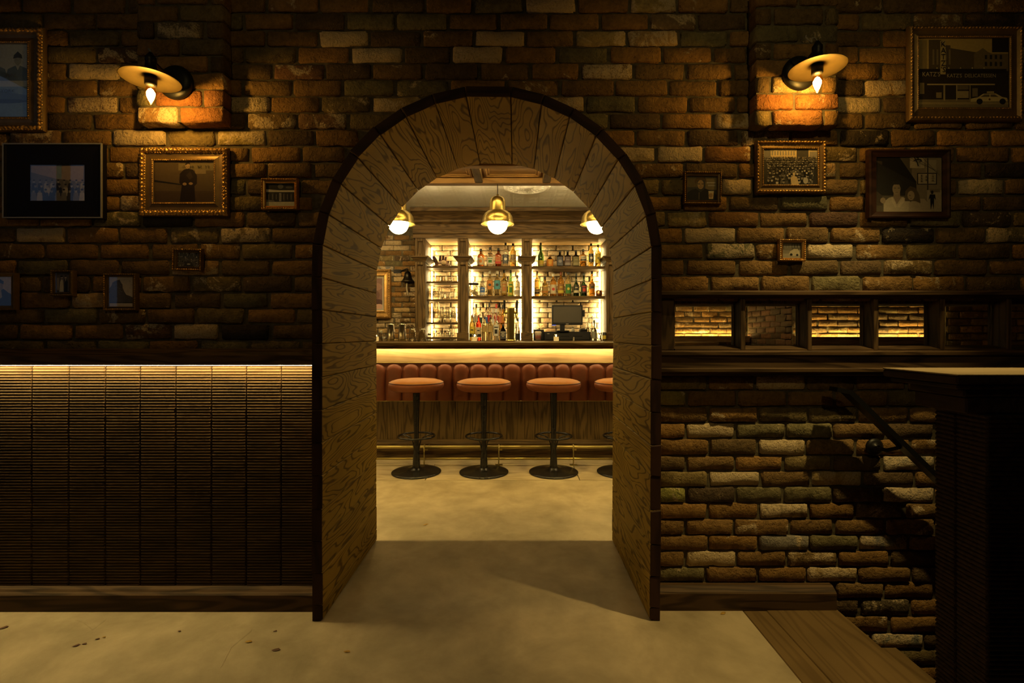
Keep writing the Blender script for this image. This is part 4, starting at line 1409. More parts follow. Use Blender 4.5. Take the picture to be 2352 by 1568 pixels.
for a in (
    (1102, 1114.5, 631, 'squat', 0, CLR, 'clear bottle with blue label next to the glass jar', BLU, DRK, g2, (.06, .42), WHT),
    (1118, 1132.5, 622, 'shoulder', 4, PALE, 'bottle with orange label on the second shelf, middle bay', ORG, WHT, g2, (.28, .62), DRK),
    (1134.5, 1149.5, 622, 'shoulder', 4, PALE, 'bottle with teal label beside the orange one', TEA, WHT, g2, (.28, .62), DRK),
    (1151, 1165, 620, 'std', 0, GOLD, 'golden bottle with tan label left of the green bottle', TANL, DRK, g2, (.12, .55), BRN),
    (1167, 1179.5, 620, 'tallneck', 0, GRN, 'bright green bottle with yellow and red label', YEL, DRK, g2, (.05, .56), GRNL),
    (1181, 1195, 632, 'shoulder', 0, CLR, 'clear bottle with brown wooden stopper at the end of the second shelf', WHT, (.16, .08, .03), g2, (.08, .30), CRM)):
    bottle(a[0], a[1], a[2], 0, DBt, a[3], a[4], a[5], a[6], a[7], a[8], a[9], a[10], a[11], z0=Z2)
for a in (
    (1235, 1249, 556, 'tallneck', 0, DGR, 'tall dark bottle with yellow lower label, first on the right top shelf', YEL, DRK, g3, (.05, .26), TANL),
    (1255, 1271, 585, 'squat', 0, AMB, 'squat round amber bottle with bright label, right top shelf', ORG, (.3, .15, .04), g3, (.1, .6), YEL),
    (1278, 1294, 575, 'shoulder', 5, BLK, 'black bottle with slate blue label, first of three alike', (.07, .075, .10), DRK, g3, (.08, .6), (.22, .22, .24)),
    (1296, 1311.5, 575, 'shoulder', 5, BLK, 'black bottle with mauve brown label, middle of three alike', (.10, .065, .06), DRK, g3, (.08, .6), (.24, .2, .18)),
    (1315, 1330.5, 575, 'shoulder', 5, BLK, 'black bottle with olive label, last of three alike', OLV, DRK, g3, (.08, .6), (.26, .22, .10)),
    (1332, 1347, 572.5, 'shoulder', 0, AMB, 'amber bottle with cream label, right top shelf', CRM, DRK, g3, (.34, .62), DRK),
    (1351, 1364, 559, 'std', 0, GOLD, 'golden bottle with black leaf pattern label, right top shelf', DRK, DRK, g3, (.2, .56), WHT),
    (1367, 1380, 562, 'std', 0, GOLD, 'golden bottle with yellow label, last on the right top shelf', YEL, DRK, g3, (.18, .60), OLV)):
    bottle(a[0], a[1], a[2], 0, DBt, a[3], a[4], a[5], a[6], a[7], a[8], a[9], a[10], a[11], z0=Z1)
for a in (
    (1227, 1240, 622.5, 'shoulder', 0, GOLD, 'pale gold bottle with a dark band, first on the right second shelf', TANL, (.2, .1, .03), g4, (.10, .30), DRK),
    (1243.5, 1259, 636, 'round', 0, GOLD, 'round golden bottle with a short dark neck, right second shelf', TANL, DRK, g4, (.18, .50), ORG),
    (1263, 1278, 629, 'std', 0, AMB, 'bottle with cream label and red band, right second shelf', CRM, WHT, g4, (.12, .52), REDL),
    (1281, 1295.5, 624.5, 'std', 0, AMB, 'amber brown bottle with gold label, right second shelf', (.30, .14, .03), (.25, .06, .02), g4, (.12, .5), YEL),
    (1298, 1312, 624.5, 'std', 0, PALE, 'pale bottle with green label, right second shelf', GRNL, DRK, g4, (.12, .5), YEL),
    (1317, 1330, 628, 'tallneck', 0, DGR, 'dark green bottle left of its twin, right second shelf', (.03, .03, .02), DRK, g4, (.14, .5), CRM),
    (1334, 1348, 627, 'tallneck', 0, DGR, 'dark green bottle with reddish label print, right of its twin', (.035, .028, .02), DRK, g4, (.14, .5), REDL),
    (1352, 1367, 622.5, 'tallneck', 0, AMB, 'amber bottle with dark neck beside the copper mug', (.30, .12, .02), DRK, g4, (.28, .5), DRK)):
    bottle(a[0], a[1], a[2], 0, DBt, a[3], a[4], a[5], a[6], a[7], a[8], a[9], a[10], a[11], z0=Z2)
# bottles standing on the back counter
gl, gb = 'front bottles on the back counter', 'bottles with pourers behind them'
ZC = 1.075
DL = 6.05
for a in (
    (1078, 1091.5, 723, 'std', 0, GOLD, 'golden bottle with oval label behind the middle candle', YEL, (.25, .12, .03), gl, (.12, .55), DRK, False),
    (1093, 1105.5, 723, 'std', 0, RED, 'bright red bottle with pale oval label', CRM, (.3, .05, .02), gl, (.12, .52), DRK, False),
    (1106.5, 1119, 726, 'std', 0, PALE, 'pale yellow bottle with gold label and pourer, right of the red bottle', TANL, DRK, gl, (.35, .62), None, True),
    (1120, 1132.5, 726, 'std', 0, PALE, 'pale yellow bottle with pourer left of the tall clear one', TANL, DRK, gl, (.35, .62), None, True),
    (1133, 1146, 709, 'tallneck', 0, CLR, 'tall clear bottle with white figure label', WHT, WHT, gl, (.15, .5), DRK, False),
    (1148, 1163, 744, 'squat', 5, BLK, 'short black bottle left of the brass beer tower', (.05, .05, .055), DRK, gl, (.1, .58), CRM, False),
    (1184, 1195, 731, 'tallneck', 0, CLR, 'clear bottle with dark foot right of the beer tower', DRK, DRK, gl, (.02, .32), None, False),
    (1358, 1371, 735, 'tallneck', 0, (.5, .5, .4), 'grey green bottle with dark neck right of the cash drawer', (.26, .25, .18), DRK, gl, (.1, .45), None, False)):
    bottle(a[0], a[1], a[2], 0, DL, a[3], a[4], a[5], a[6], a[7], a[8], a[9], a[10], a[11], z0=ZC, pourer=a[12])
for i, (x_, yt, c, lc, lb) in enumerate((
    (1087, 702, CLR, WHT, 'slim clear bottle at the left end of the back row'), (1094, 698, PALE, CRM, 'pale bottle with round cream label in the back row'),
    (1103, 704, CLR, (.05, .08, .05), 'clear bottle with dark label in the back row'), (1117, 703, CLR, BLU, 'clear bottle with dark blue label in the back row'),
    (1124, 696, CLR, REDL, 'clear bottle with red and white label in the back row'), (1132, 710, CLR, WHT, 'clear bottle with white cap in the back row'),
    (1140, 698, CLR, REDL, 'clear bottle with a red top in the back row'), (1149, 701, PALE, (.6, .2, .1), 'pale bottle with red label in the back row'),
    (1155, 700, AMB, ORG, 'amber bottle at the right end of the back row'))):
    bottle(x_ - 5.5, x_ + 5.5, yt, 0, 6.24, 'std', 0, c, lb, lc, DRK if i not in (5, 6) else (WHT if i == 5 else REDL), gb, (.50, .68), None, ZC, pourer=i in (0, 2, 3, 7))

# jar of sweets, copper mug
t = thing('glass_jar', 'glass jar with a dark lid full of pale sweets', 'jar', (XP(1088.5, DBt), YD(DBt), Z2))
MB().lathe([(0.001, 0), (0.052, 0.001), (0.060, 0.008), (0.060, 0.125), (0.052, 0.142), (0.050, 0.150), (0.046, 0.150), (0.047, 0.140), (0.056, 0.122), (0.056, 0.010), (0.0, 0.006)], 28).build('jar_body', GLASS, t)
MB().lathe([(0.0, 0.150), (0.058, 0.150), (0.060, 0.154), (0.060, 0.172), (0.056, 0.176), (0.0, 0.176)], 28).build('lid', colmat((.04, .03, .02)), t)
sw_ = MB()
for k in range(60):
    a, rr = random.random() * 2 * PI, 0.046 * math.sqrt(random.random())
    M = Matrix.Translation((rr * math.cos(a), rr * math.sin(a), 0.016 + 0.085 * random.random())) @ Matrix.Rotation(random.random() * 3, 4, 'X')
    sw_.lathe([(0.0, -0.009), (0.008, -0.006), (0.009, 0.004), (0.0, 0.010)], 6, M=M)
sw_.build('sweets', plain('boiled_sweets', (.95, .82, .60), 0.35, 0, 0.4, 0.75, 1.3), t)['kind'] = 'stuff'
t = thing('copper_mug', 'copper mug at the right end of the second shelf', 'mug', (XP(1376, DBt), YD(DBt), Z2))
MB().lathe([(0.0, 0.001), (0.030, 0.001), (0.038, 0.012), (0.041, 0.035), (0.038, 0.062), (0.035, 0.080), (0.033, 0.080), (0.036, 0.060), (0.038, 0.035), (0.034, 0.012), (0.0, 0.006)], 28).build('cup', COPPER, t)
MB().tube([(0.035, 0, 0.068), (0.056, 0, 0.066), (0.062, 0, 0.045), (0.056, 0, 0.024), (0.039, 0, 0.020)], 0.004, 8).build('handle', COPPER, t)


# ---------------------------------------------------------------- glasses
def tumbler_mesh(name, r0, r1, h, wall=0.0026, foot=0.010):
    return MB().lathe([(0.001, 0.0), (r0 * 0.92, 0.0), (r0, 0.003), (r0 + (r1 - r0) * 0.5, h * 0.5), (r1, h), (r1 - wall, h), (r0 + (r1 - r0) * 0.5 - wall, h * 0.5), (r0 - wall, foot + 0.003), (0.001, foot)], 20).mesh(name, GLASS)


TUMB = tumbler_mesh('tumbler', 0.031, 0.036, 0.092)
SHORT = tumbler_mesh('tumbler', 0.034, 0.040, 0.085)
PINT = tumbler_mesh('pint_glass', 0.030, 0.043, 0.150, 0.003)
HIGH = tumbler_mesh('highball_glass', 0.029, 0.033, 0.140)
ROUNDG = MB().lathe([(0.001, 0.0), (0.026, 0.0), (0.031, 0.006), (0.040, 0.035), (0.038, 0.065), (0.034, 0.088), (0.032, 0.088), (0.036, 0.064), (0.037, 0.035), (0.028, 0.012), (0.001, 0.010)], 20).mesh('stemless_glass', GLASS)
GX = [XP(a, DBt) for a in (0,)]


def glass(name, me, px, D, z, label, group, flip=False, h=0.0):
    o = place(name, me, None, (XP(px, D), YD(D), z + (h if flip else 0.0)), (PI, 0, 0) if flip else None)
    return tag(o, label, 'glass', group)


gz = [ZP(p, DS) for p in (646, 687, 740, 774)]
ORD = ('leftmost', 'second from the left', 'third from the left', 'fourth from the left', 'fifth from the left')
for i, px in enumerate((996, 1006)):
    glass('tumbler', TUMB, px, 6.30, gz[0], 'straight clear tumbler, %s of two on the shelf below the glove' % ('left', 'right')[i], 'glasses on the first glass shelf')
for i, px in enumerate((1018, 1032, 1044.5)):
    glass('stemless_glass', ROUNDG, px, 6.30, gz[0], 'rounded stemless glass, %s of three on the shelf below the glove' % ('left', 'middle', 'right')[i], 'glasses on the first glass shelf')
for i, px in enumerate((990, 1003.5)):
    for k in range(3):
        glass('tumbler', SHORT, px, 6.30, gz[1] + k * 0.033, '%s tumbler in the %s stack on the second glass shelf' % (('lowest', 'middle', 'topmost')[k], ('leftmost', 'right-hand')[i]), 'stacked tumblers on the second glass shelf')
for i, px in enumerate((1016, 1028, 1040, 1049)):
    glass('highball_glass' if i > 1 else 'tumbler', HIGH if i > 1 else TUMB, px, 6.30, gz[1], '%s clear glass, %s of its pair, right of the stacked tumblers' % ('tall' if i > 1 else 'shorter', ('left', 'right')[i % 2]), 'glasses on the second glass shelf')
for i, px in enumerate((989.5, 1002, 1015, 1028, 1042)):
    n_ = 3 if i < 2 else 2
    for k in range(n_):
        glass('pint_glass', PINT, px, 6.30, gz[2] + k * 0.060, '%s upturned pint glass in the stack %s, third glass shelf' % ('lowest' if k == 0 else 'topmost' if k == n_ - 1 else 'middle', ORD[i]), 'stacked pint glasses on the third glass shelf', True, 0.150)
for i, px in enumerate((997, 1007, 1017.5, 1027)):
    glass('tumbler', SHORT, px, 6.30, gz[3], 'short tumbler, %s on the lowest glass shelf' % ORD[i], 'glasses on the lowest glass shelf')
for i, px in enumerate((1036, 1046)):
    glass('highball_glass', HIGH, px, 6.30, gz[3], 'tall glass, %s of two on the lowest glass shelf' % ('left', 'right')[i], 'tall glasses on the lowest glass shelf')

# ---------------------------------------------------------------- baseball glove and ball
gv = thing('baseball_glove', 'old brown leather baseball glove on the top left shelf', 'glove', (XP(1017, 6.28), YD(6.28), Z1))
GLV = plain('glove_leather', (0.11, 0.045, 0.016), 0.55, var=0.35)
GLV_D = plain('dark_glove_leather', (0.045, 0.02, 0.010), 0.6, var=0.3)
pm = MB()
nx, nz = 15, 9
v, f = [], []
for j in range(nz):
    for i in range(nx):
        a = PI * (0.02 + 0.96 * i / (nx - 1))
        t_ = j / (nz - 1)
        R_ = 0.105 * (1 - 0.25 * t_ ** 2)
        x_ = R_ * math.cos(a) * (1.0 + 0.12 * math.sin(a))
        z_ = 0.004 + 0.085 * math.sin(a) * (0.25 + 0.75 * t_) + 0.01 * t_
        y_ = -0.05 + 0.105 * t_ ** 0.8 - 0.02 * math.sin(a)
        v.append((x_, y_, z_))
for j in range(nz - 1):
    for i in range(nx - 1):
        a = j * nx + i
        f.append((a, a + 1, a + nx + 1, a + nx))
pm.add(v, f, 0, True)
pm.add([(x_ * 1.06, y_ + 0.010, z_ * 1.06) for x_, y_, z_ in v], [tuple(reversed(q)) for q in f], 0, True)
po = pm.build('palm', GLV, gv)
for (x0, z0, x1, z1, r) in ((-0.085, 0.05, -0.125, 0.150, 0.024), (-0.045, 0.08, -0.038, 0.158, 0.017), (-0.010, 0.085, 0.004, 0.156, 0.016), (0.022, 0.08, 0.036, 0.142, 0.015), (0.055, 0.06, 0.07, 0.085, 0.016)):
    m = MB()
    pts = [(x0, 0.045, z0 - 0.03), (x0, 0.050, z0), ((x0 + x1) / 2, 0.048, (z0 + z1) / 2), (x1, 0.035, z1 - 0.008), (x1, 0.030, z1)]
    m.tube(pts, [r * 0.9, r, r, r * 0.85, r * 0.4], 12)
    m.build('finger', GLV_D, gv)
m = MB().tube([(-0.10 + 0.2 * k / 10, -0.052 - 0.004 * math.sin(k), 0.012 + 0.003 * math.sin(k * 2)) for k in range(11)], 0.008, 8).build('lacing', GLV, gv)
bl = tag(MB().lathe([(0.0365 * math.sin(PI * k / 12), 0.0365 - 0.0365 * math.cos(PI * k / 12)) for k in range(13)], 24).build('baseball', colmat((.62, .46, .26)), None, (XP(1019, 6.25), YD(6.25), Z1 + 0.014)), 'worn baseball lying in the brown glove', 'ball')
MB().tube([(0.024 * math.sin(a) + 0.012, -0.031 + 0.004 * abs(math.sin(a)), 0.0365 + 0.024 * math.cos(a)) for a in [0.3 + 0.26 * k for k in range(10)]], 0.0012, 6).build('stitching', colmat((.40, .10, .04)), bl)

# ---------------------------------------------------------------- bell on the brick wall
DBL = 6.38
bell = thing('bar_bell', 'dark bronze bell with a white rope on the brick wall', 'bell', (XP(936.5, DBL), YD(DBL), 0))
zb0, zb1 = ZP(647, DBL), ZP(622, DBL)
hb = zb1 - zb0
BELLM = plain('bell_bronze', (0.055, 0.045, 0.030), 0.32, 0.9)
MB().lathe([(0.084, zb0), (0.086, zb0 + 0.006), (0.070, zb0 + 0.022), (0.054, zb0 + 0.05), (0.046, zb0 + 0.085), (0.040, zb0 + 0.115), (0.026, zb0 + 0.132), (0.010, zb0 + 0.138), (0.0, zb0 + 0.139)], 28).build('bell_body', BELLM, bell)
m = MB().tube([(0, 0, zb0 + 0.135), (0, 0, zb0 + 0.165), (-0.02, 0.03, zb0 + 0.175), (-0.10, 0.06, zb0 + 0.150), (-0.17, YB - YD(DBL) - 0.005, zb0 + 0.145)], 0.008, 8)
m.box(-0.20, -0.10, YB - YD(DBL) - 0.012, YB - YD(DBL) - 0.002, zb0 + 0.12, zb0 + 0.17, 0.003)
m.build('bracket', IRON, bell)
MB().tube([(0, 0, zb0 + 0.03), (0, 0, zb0 - 0.02)], 0.012, 8).build('clapper', BELLM, bell)
MB().tube([(-0.012, 0, zb0 - 0.02), (-0.014, 0, zb0 - 0.08), (-0.006, 0, zb0 - 0.13), (0.006, 0, zb0 - 0.175)], [0.010, 0.011, 0.011, 0.009], 10).build('rope', colmat((.66, .55, .38)), bell)

# ---------------------------------------------------------------- things on the bar top
ZBT = 1.0825


def candle(px, D, label):
    t = thing('votive_candle', label, 'candle', (XP(px, D), YD(D), ZBT), 'lit votive candles on the bar')
    MB().lathe([(0.001, 0.0), (0.024, 0.0), (0.0265, 0.004), (0.0275, 0.070), (0.0255, 0.070), (0.0245, 0.008), (0.001, 0.006)], 20).build('glass_cup', PANE, t)
    MB().lathe([(0.0, 0.007), (0.0235, 0.007), (0.0245, 0.046), (0.0, 0.045)], 20).build('wax', WAX, t)
    MB().lathe([(0.0, 0.047), (0.0045, 0.053), (0.0035, 0.061), (0.0, 0.070)], 10).build('flame', FLAME, t)


candle(864, 4.55, 'lit candle in a glass at the left edge of the arch')
candle(1090, 4.55, 'lit candle in a glass in front of the red bottle')
candle(1277.5, 4.55, 'lit candle in a glass in front of the cash drawer')
for i, (px, yt, lb) in enumerate(((897.5, 744, 'steel cocktail shaker tin, left of the pair on the bar'), (923.5, 744, 'steel cocktail shaker tin, right of the pair on the bar'))):
    D = 4.72
    h = ZP(yt, D) - ZBT
    t = thing('shaker_tin', lb, 'shaker', (XP(px, D), YD(D), ZBT), 'steel shaker tins on the bar')
    MB().lathe([(0.0, 0.0), (0.040, 0.0), (0.041, 0.004), (0.030, h * 0.96), (0.030, h), (0.0, h)], 28).build('tin', STEEL, t)
    MB().lathe([(0.0412, 0.010), (0.0402, 0.022)], 28).build('band', BRASS, t)
for i, (px, lb) in enumerate(((947, 'inverted pint glass, left of two beside the shakers'), (969.5, 'inverted pint glass, right of two beside the shakers'))):
    o = place('pint_glass', PINT, None, (XP(px, 4.72), YD(4.72), ZBT + 0.134), (PI, 0, 0), (0.92, 0.92, 0.893))
    tag(o, lb, 'glass', 'inverted pint glasses on the bar')
o = place('highball_glass', HIGH, None, (XP(873, 4.75), YD(4.75), ZBT), None, (0.6, 0.6, 0.75)); tag(o, 'slim glass beside the left candle', 'glass')
o = place('tumbler', SHORT, None, (XP(883, 4.78), YD(4.78), ZBT), None, (0.75, 0.75, 0.55)); tag(o, 'small glass cup left of the shakers', 'glass')
t = thing('spice_shaker', 'small metal topped shaker right of the pint glasses', 'shaker', (XP(986.5, 4.74), YD(4.74), ZBT))
MB().lathe([(0.0, 0.0), (0.018, 0.0), (0.019, 0.004), (0.019, 0.055), (0.015, 0.062)], 16).build('glass_body', GLASS, t)
MB().lathe([(0.018, 0.060), (0.018, 0.074), (0.010, 0.086), (0.0, 0.088)], 16).build('lid', STEEL, t)

# beer tower with two tap handles
DT = 4.80
tw = thing('beer_tower', 'tall brass beer tap column with two black handles', 'beer tap', (XP(1173, DT), YD(DT), ZBT))
hT = ZP(706, DT) - ZBT
MB().lathe([(0.0, 0.0), (0.045, 0.0), (0.046, 0.010), (0.038, 0.014), (0.0365, 0.02), (0.0365, hT - 0.008), (0.034, hT), (0.0, hT)], 32).build('column', BRASS, tw)
for s in (-1, 1):
    m = MB()
    m.tube([(s * 0.030, 0.01, hT - 0.05), (s * 0.060, 0.01, hT - 0.05)], 0.012, 10)
    m.tube([(s * 0.060, 0.01, hT - 0.075), (s * 0.060, 0.01, hT - 0.015)], [0.010, 0.012], 10)
    m.tube([(s * 0.060, 0.01, hT - 0.06), (s * 0.060, -0.02, hT - 0.085), (s * 0.060, -0.022, hT - 0.13)], 0.007, 8)
    tp = m.build('tap', BRASS, tw)
    MB().tube([(s * 0.060, 0.01, hT - 0.015), (s * 0.062, 0.01, hT + 0.03), (s * 0.063, 0.01, hT + 0.072)], [0.008, 0.012, 0.010], 10).build('tap_handle', PLASTIC, tp)

# point of sale screen, cash drawer, printer, cup, decanters
DPs = 6.02
ps = thing('pos_monitor', 'black point of sale screen, switched off, before the bright bricks', 'monitor', (XP(1303, DPs), YD(DPs), ZC))
x0, x1, z0, z1 = (XP(1267.5, DPs) - ps.location.x, XP(1338.5, DPs) - ps.location.x, ZP(746, DPs) - ZC, ZP(700.5, DPs) - ZC)
bz = MB()
bz.box(x0, x1, 0.0, 0.035, z0, z1, 0.006)
bo = bz.build('housing', PLASTIC, ps)
MB().box(x0 + 0.018, x1 - 0.018, -0.002, 0.002, z0 + 0.030, z1 - 0.020).build('screen', SCREEN, ps)
MB().box(-0.016, 0.016, -0.0015, 0.001, z0 + 0.008, z0 + 0.014).build('brand_mark', colmat((.55, .52, .45)), ps)
MB().box(x0 + 0.004, x0 + 0.05, 0.004, 0.02, z0 - 0.004, z0).build('status_light', emis('blue_indicator', (0.05, 0.15, 1.0), 1.0), ps)
MB().box(x1, x1 + 0.028, 0.006, 0.030, z0 + 0.10, z0 + 0.185, 0.004).build('card_reader', PLASTIC, ps)
st_ = MB()
st_.box(-0.09, -0.03, 0.01, 0.03, 0.125, z0 + 0.06, 0.004)
st_.box(-0.13, 0.02, -0.03, 0.10, 0.1105, 0.125, 0.004)
st_.build('stand', PLASTIC, ps)
cd = thing('cash_drawer', 'wide black cash drawer under the screen', 'cash drawer', (XP(1304, DPs), YD(DPs), ZC))
wd = (XP(1357.5, DPs) - XP(1251, DPs)) / 2
MB().box(-wd, wd, 0.0, 0.36, 0.001, 0.110, 0.003).build('housing', PLASTIC, cd)
df = MB().box(-wd + 0.02, wd - 0.02, -0.006, 0.004, 0.012, 0.098, 0.002).build('drawer', plain('black_drawer_front', (0.020, 0.019, 0.018), 0.35), cd)
m = MB()
for xa, xb in ((-0.09, 0.02), (0.07, 0.18)):
    m.box(xa, xb, -0.0075, -0.004, 0.050, 0.056)
m.build('coin_slot', BLACKF, df)
MB().box(-wd + 0.03, -wd + 0.06, -0.008, -0.004, 0.082, 0.088).build('name_plate', colmat((.5, .47, .4)), df)
rp = thing('receipt_printer', 'small black printer on the cash drawer', 'printer', (XP(1341, 6.1), YD(6.1), ZC + 0.1105))
MB().box(-0.045, 0.045, -0.02, 0.12, 0.0, 0.035, 0.006).build('housing', PLASTIC, rp)
MB().box(-0.03, 0.03, -0.022, -0.018, 0.012, 0.018).build('slot', BLACKF, rp)
o = thing('paper_cup', 'small white paper cup on the cash drawer', 'cup', (XP(1316, 6.1), YD(6.1), ZC + 0.1105))
MB().lathe([(0.0, 0.0), (0.020, 0.0), (0.015, 0.055), (0.0, 0.056)], 16).build('cup', colmat((.75, .68, .55)), o)
o = thing('patterned_cup', 'white cup with red pattern left of the cash drawer', 'cup', (XP(1236, 5.96), YD(5.96), ZC))
MB().lathe([(0.0, 0.0), (0.030, 0.0), (0.040, 0.085), (0.043, 0.096), (0.043, 0.102), (0.038, 0.102), (0.034, 0.115), (0.030, 0.115), (0.0, 0.112)], 24).build('cup', colmat((.72, .58, .42)), o)
m = MB()
for k in range(9):
    a = -PI / 2 + (k - 4) * 0.26
    zc = 0.035 + 0.022 * (k % 2)
    for q in range(4):
        rr = 0.0346 + 0.0012 * zc / 0.09
        a2 = a + 0.10 * math.cos(q * PI / 2)
        z2 = zc + 0.010 * math.sin(q * PI / 2)
        R_ = 0.0305 + 0.1176 * z2
        m.lathe([(0.0, -0.0018), (0.005, 0.0), (0.0, 0.0018)], 6, M=Matrix.Translation((R_ * math.cos(a2), R_ * math.sin(a2), z2)) @ Matrix.Rotation(a2, 4, 'Z') @ Matrix.Rotation(PI / 2, 4, 'Y'))
m.build('red_pattern', colmat((.42, .05, .03)), o)
o = thing('card_box', 'black box behind the patterned cup', 'box', (XP(1237, 6.2), YD(6.2), ZC))
MB().box(-0.066, 0.066, -0.05, 0.05, 0.001, 0.135, 0.004).build('box_body', PLASTIC, o)
MB().box(-0.067, 0.067, -0.051, 0.051, 0.128, 0.140, 0.002).build('lid', plain('dark_lid', (.03, .025, .02), .5), o)
for i, (px, yt) in enumerate(((1350, 724), (1360, 727))):
    D = 6.3
    h = ZP(yt, D) - ZC
    o = thing('decanter', 'clear slender decanter, %s of two right of the screen' % ('left', 'right')[i], 'decanter', (XP(px, D), YD(D), ZC), 'decanters right of the screen')
    MB().lathe([(0.001, 0.0), (0.034, 0.0), (0.038, 0.02), (0.034, h * 0.38), (0.014, h * 0.62), (0.011, h * 0.92), (0.014, h), (0.011, h), (0.008, h * .9), (0.011, h * 0.62), (0.030, h * 0.38), (0.034, 0.02), (0.001, 0.01)], 20).build('glass_body', GLASS, o)
    MB().lathe([(0.010, h), (0.016, h + 0.01), (0.0, h + 0.03)], 12).build('stopper', GLASS, o)
for i, (px, c, lb) in enumerate(((1379, STEEL, 'small steel jigger beside the grey green bottle'), (1388, None, 'small dark jar with yellow label at the right end of the bar'))):
    o = thing('small_jar' if c is None else 'jigger', lb, 'jar' if c is None else 'jigger', (XP(px, 5.98), YD(5.98), ZC))
    if c is None:
        MB().lathe([(0.0, 0.0), (0.024, 0.0), (0.025, 0.003), (0.025, 0.080), (0.018, 0.086), (0.0, 0.086)], 18).build('jar_body', colmat((.03, .025, .02)), o)
        ring_lathe(MB(), [(0.0255, 0.02), (0.0255, 0.065)], 10, 0, -PI / 2 - 1, -PI / 2 + 1).build('paper_label', colmat(YEL), o)
        MB().lathe([(0.022, 0.086), (0.022, 0.102), (0.0, 0.103)], 16).build('lid', colmat((.02, .02, .02)), o)
    else:
        MB().lathe([(0.022, 0.0), (0.008, 0.045), (0.024, 0.098), (0.022, 0.098), (0.006, 0.045), (0.020, 0.0)], 18).build('cup', STEEL, o)
        MB().lathe([(0.009, 0.042), (0.011, 0.045), (0.009, 0.048)], 14).build('ring', BRASS, o)
o = thing('figurine', 'tiny pale figurine on the bar right of the right candle', 'figurine', (XP(1318, 4.75), YD(4.75), ZBT))
MB().lathe([(0.0, 0.0), (0.010, 0.0), (0.011, 0.006), (0.007, 0.014), (0.009, 0.022), (0.005, 0.029), (0.0, 0.030)], 12).build('body', colmat((.6, .52, .38)), o)
MB().lathe([(0.0, 0.027), (0.006, 0.031), (0.007, 0.036), (0.004, 0.042), (0.0, 0.043)], 12).build('head', colmat((.6, .52, .38)), o)
# ================================================================ PICTURES, SCONCES, RAIL, COUNTER
def ell(cx_, cz_, rx_, rz_, n=14, a0=0.0):
    return [(cx_ + rx_ * math.cos(a0 + 2 * PI * k / n), cz_ + rz_ * math.sin(a0 + 2 * PI * k / n)) for k in range(n)]


def rect(a, b, c, d):
    return [(a, c), (b, c), (b, d), (a, d)]


def G(v_):
    return (v_, v_, v_)


def text_mesh(body, size, name='lettering', bold=0.0, vertical=False):
    cu = bpy.data.curves.new(name, 'FONT')
    cu.body = body
    cu.size = size
    cu.align_x = 'CENTER'
    cu.align_y = 'CENTER'
    cu.resolution_u = 2
    cu.offset = bold
    if vertical: cu.space_line = 0.82
    o = bpy.data.objects.new(name, cu)
    COL.objects.link(o)
    dg = bpy.context.evaluated_depsgraph_get()
    me = bpy.data.meshes.new_from_object(o.evaluated_get(dg))
    bpy.data.objects.remove(o)
    bpy.data.curves.remove(cu)
    return me


DP = 2.070


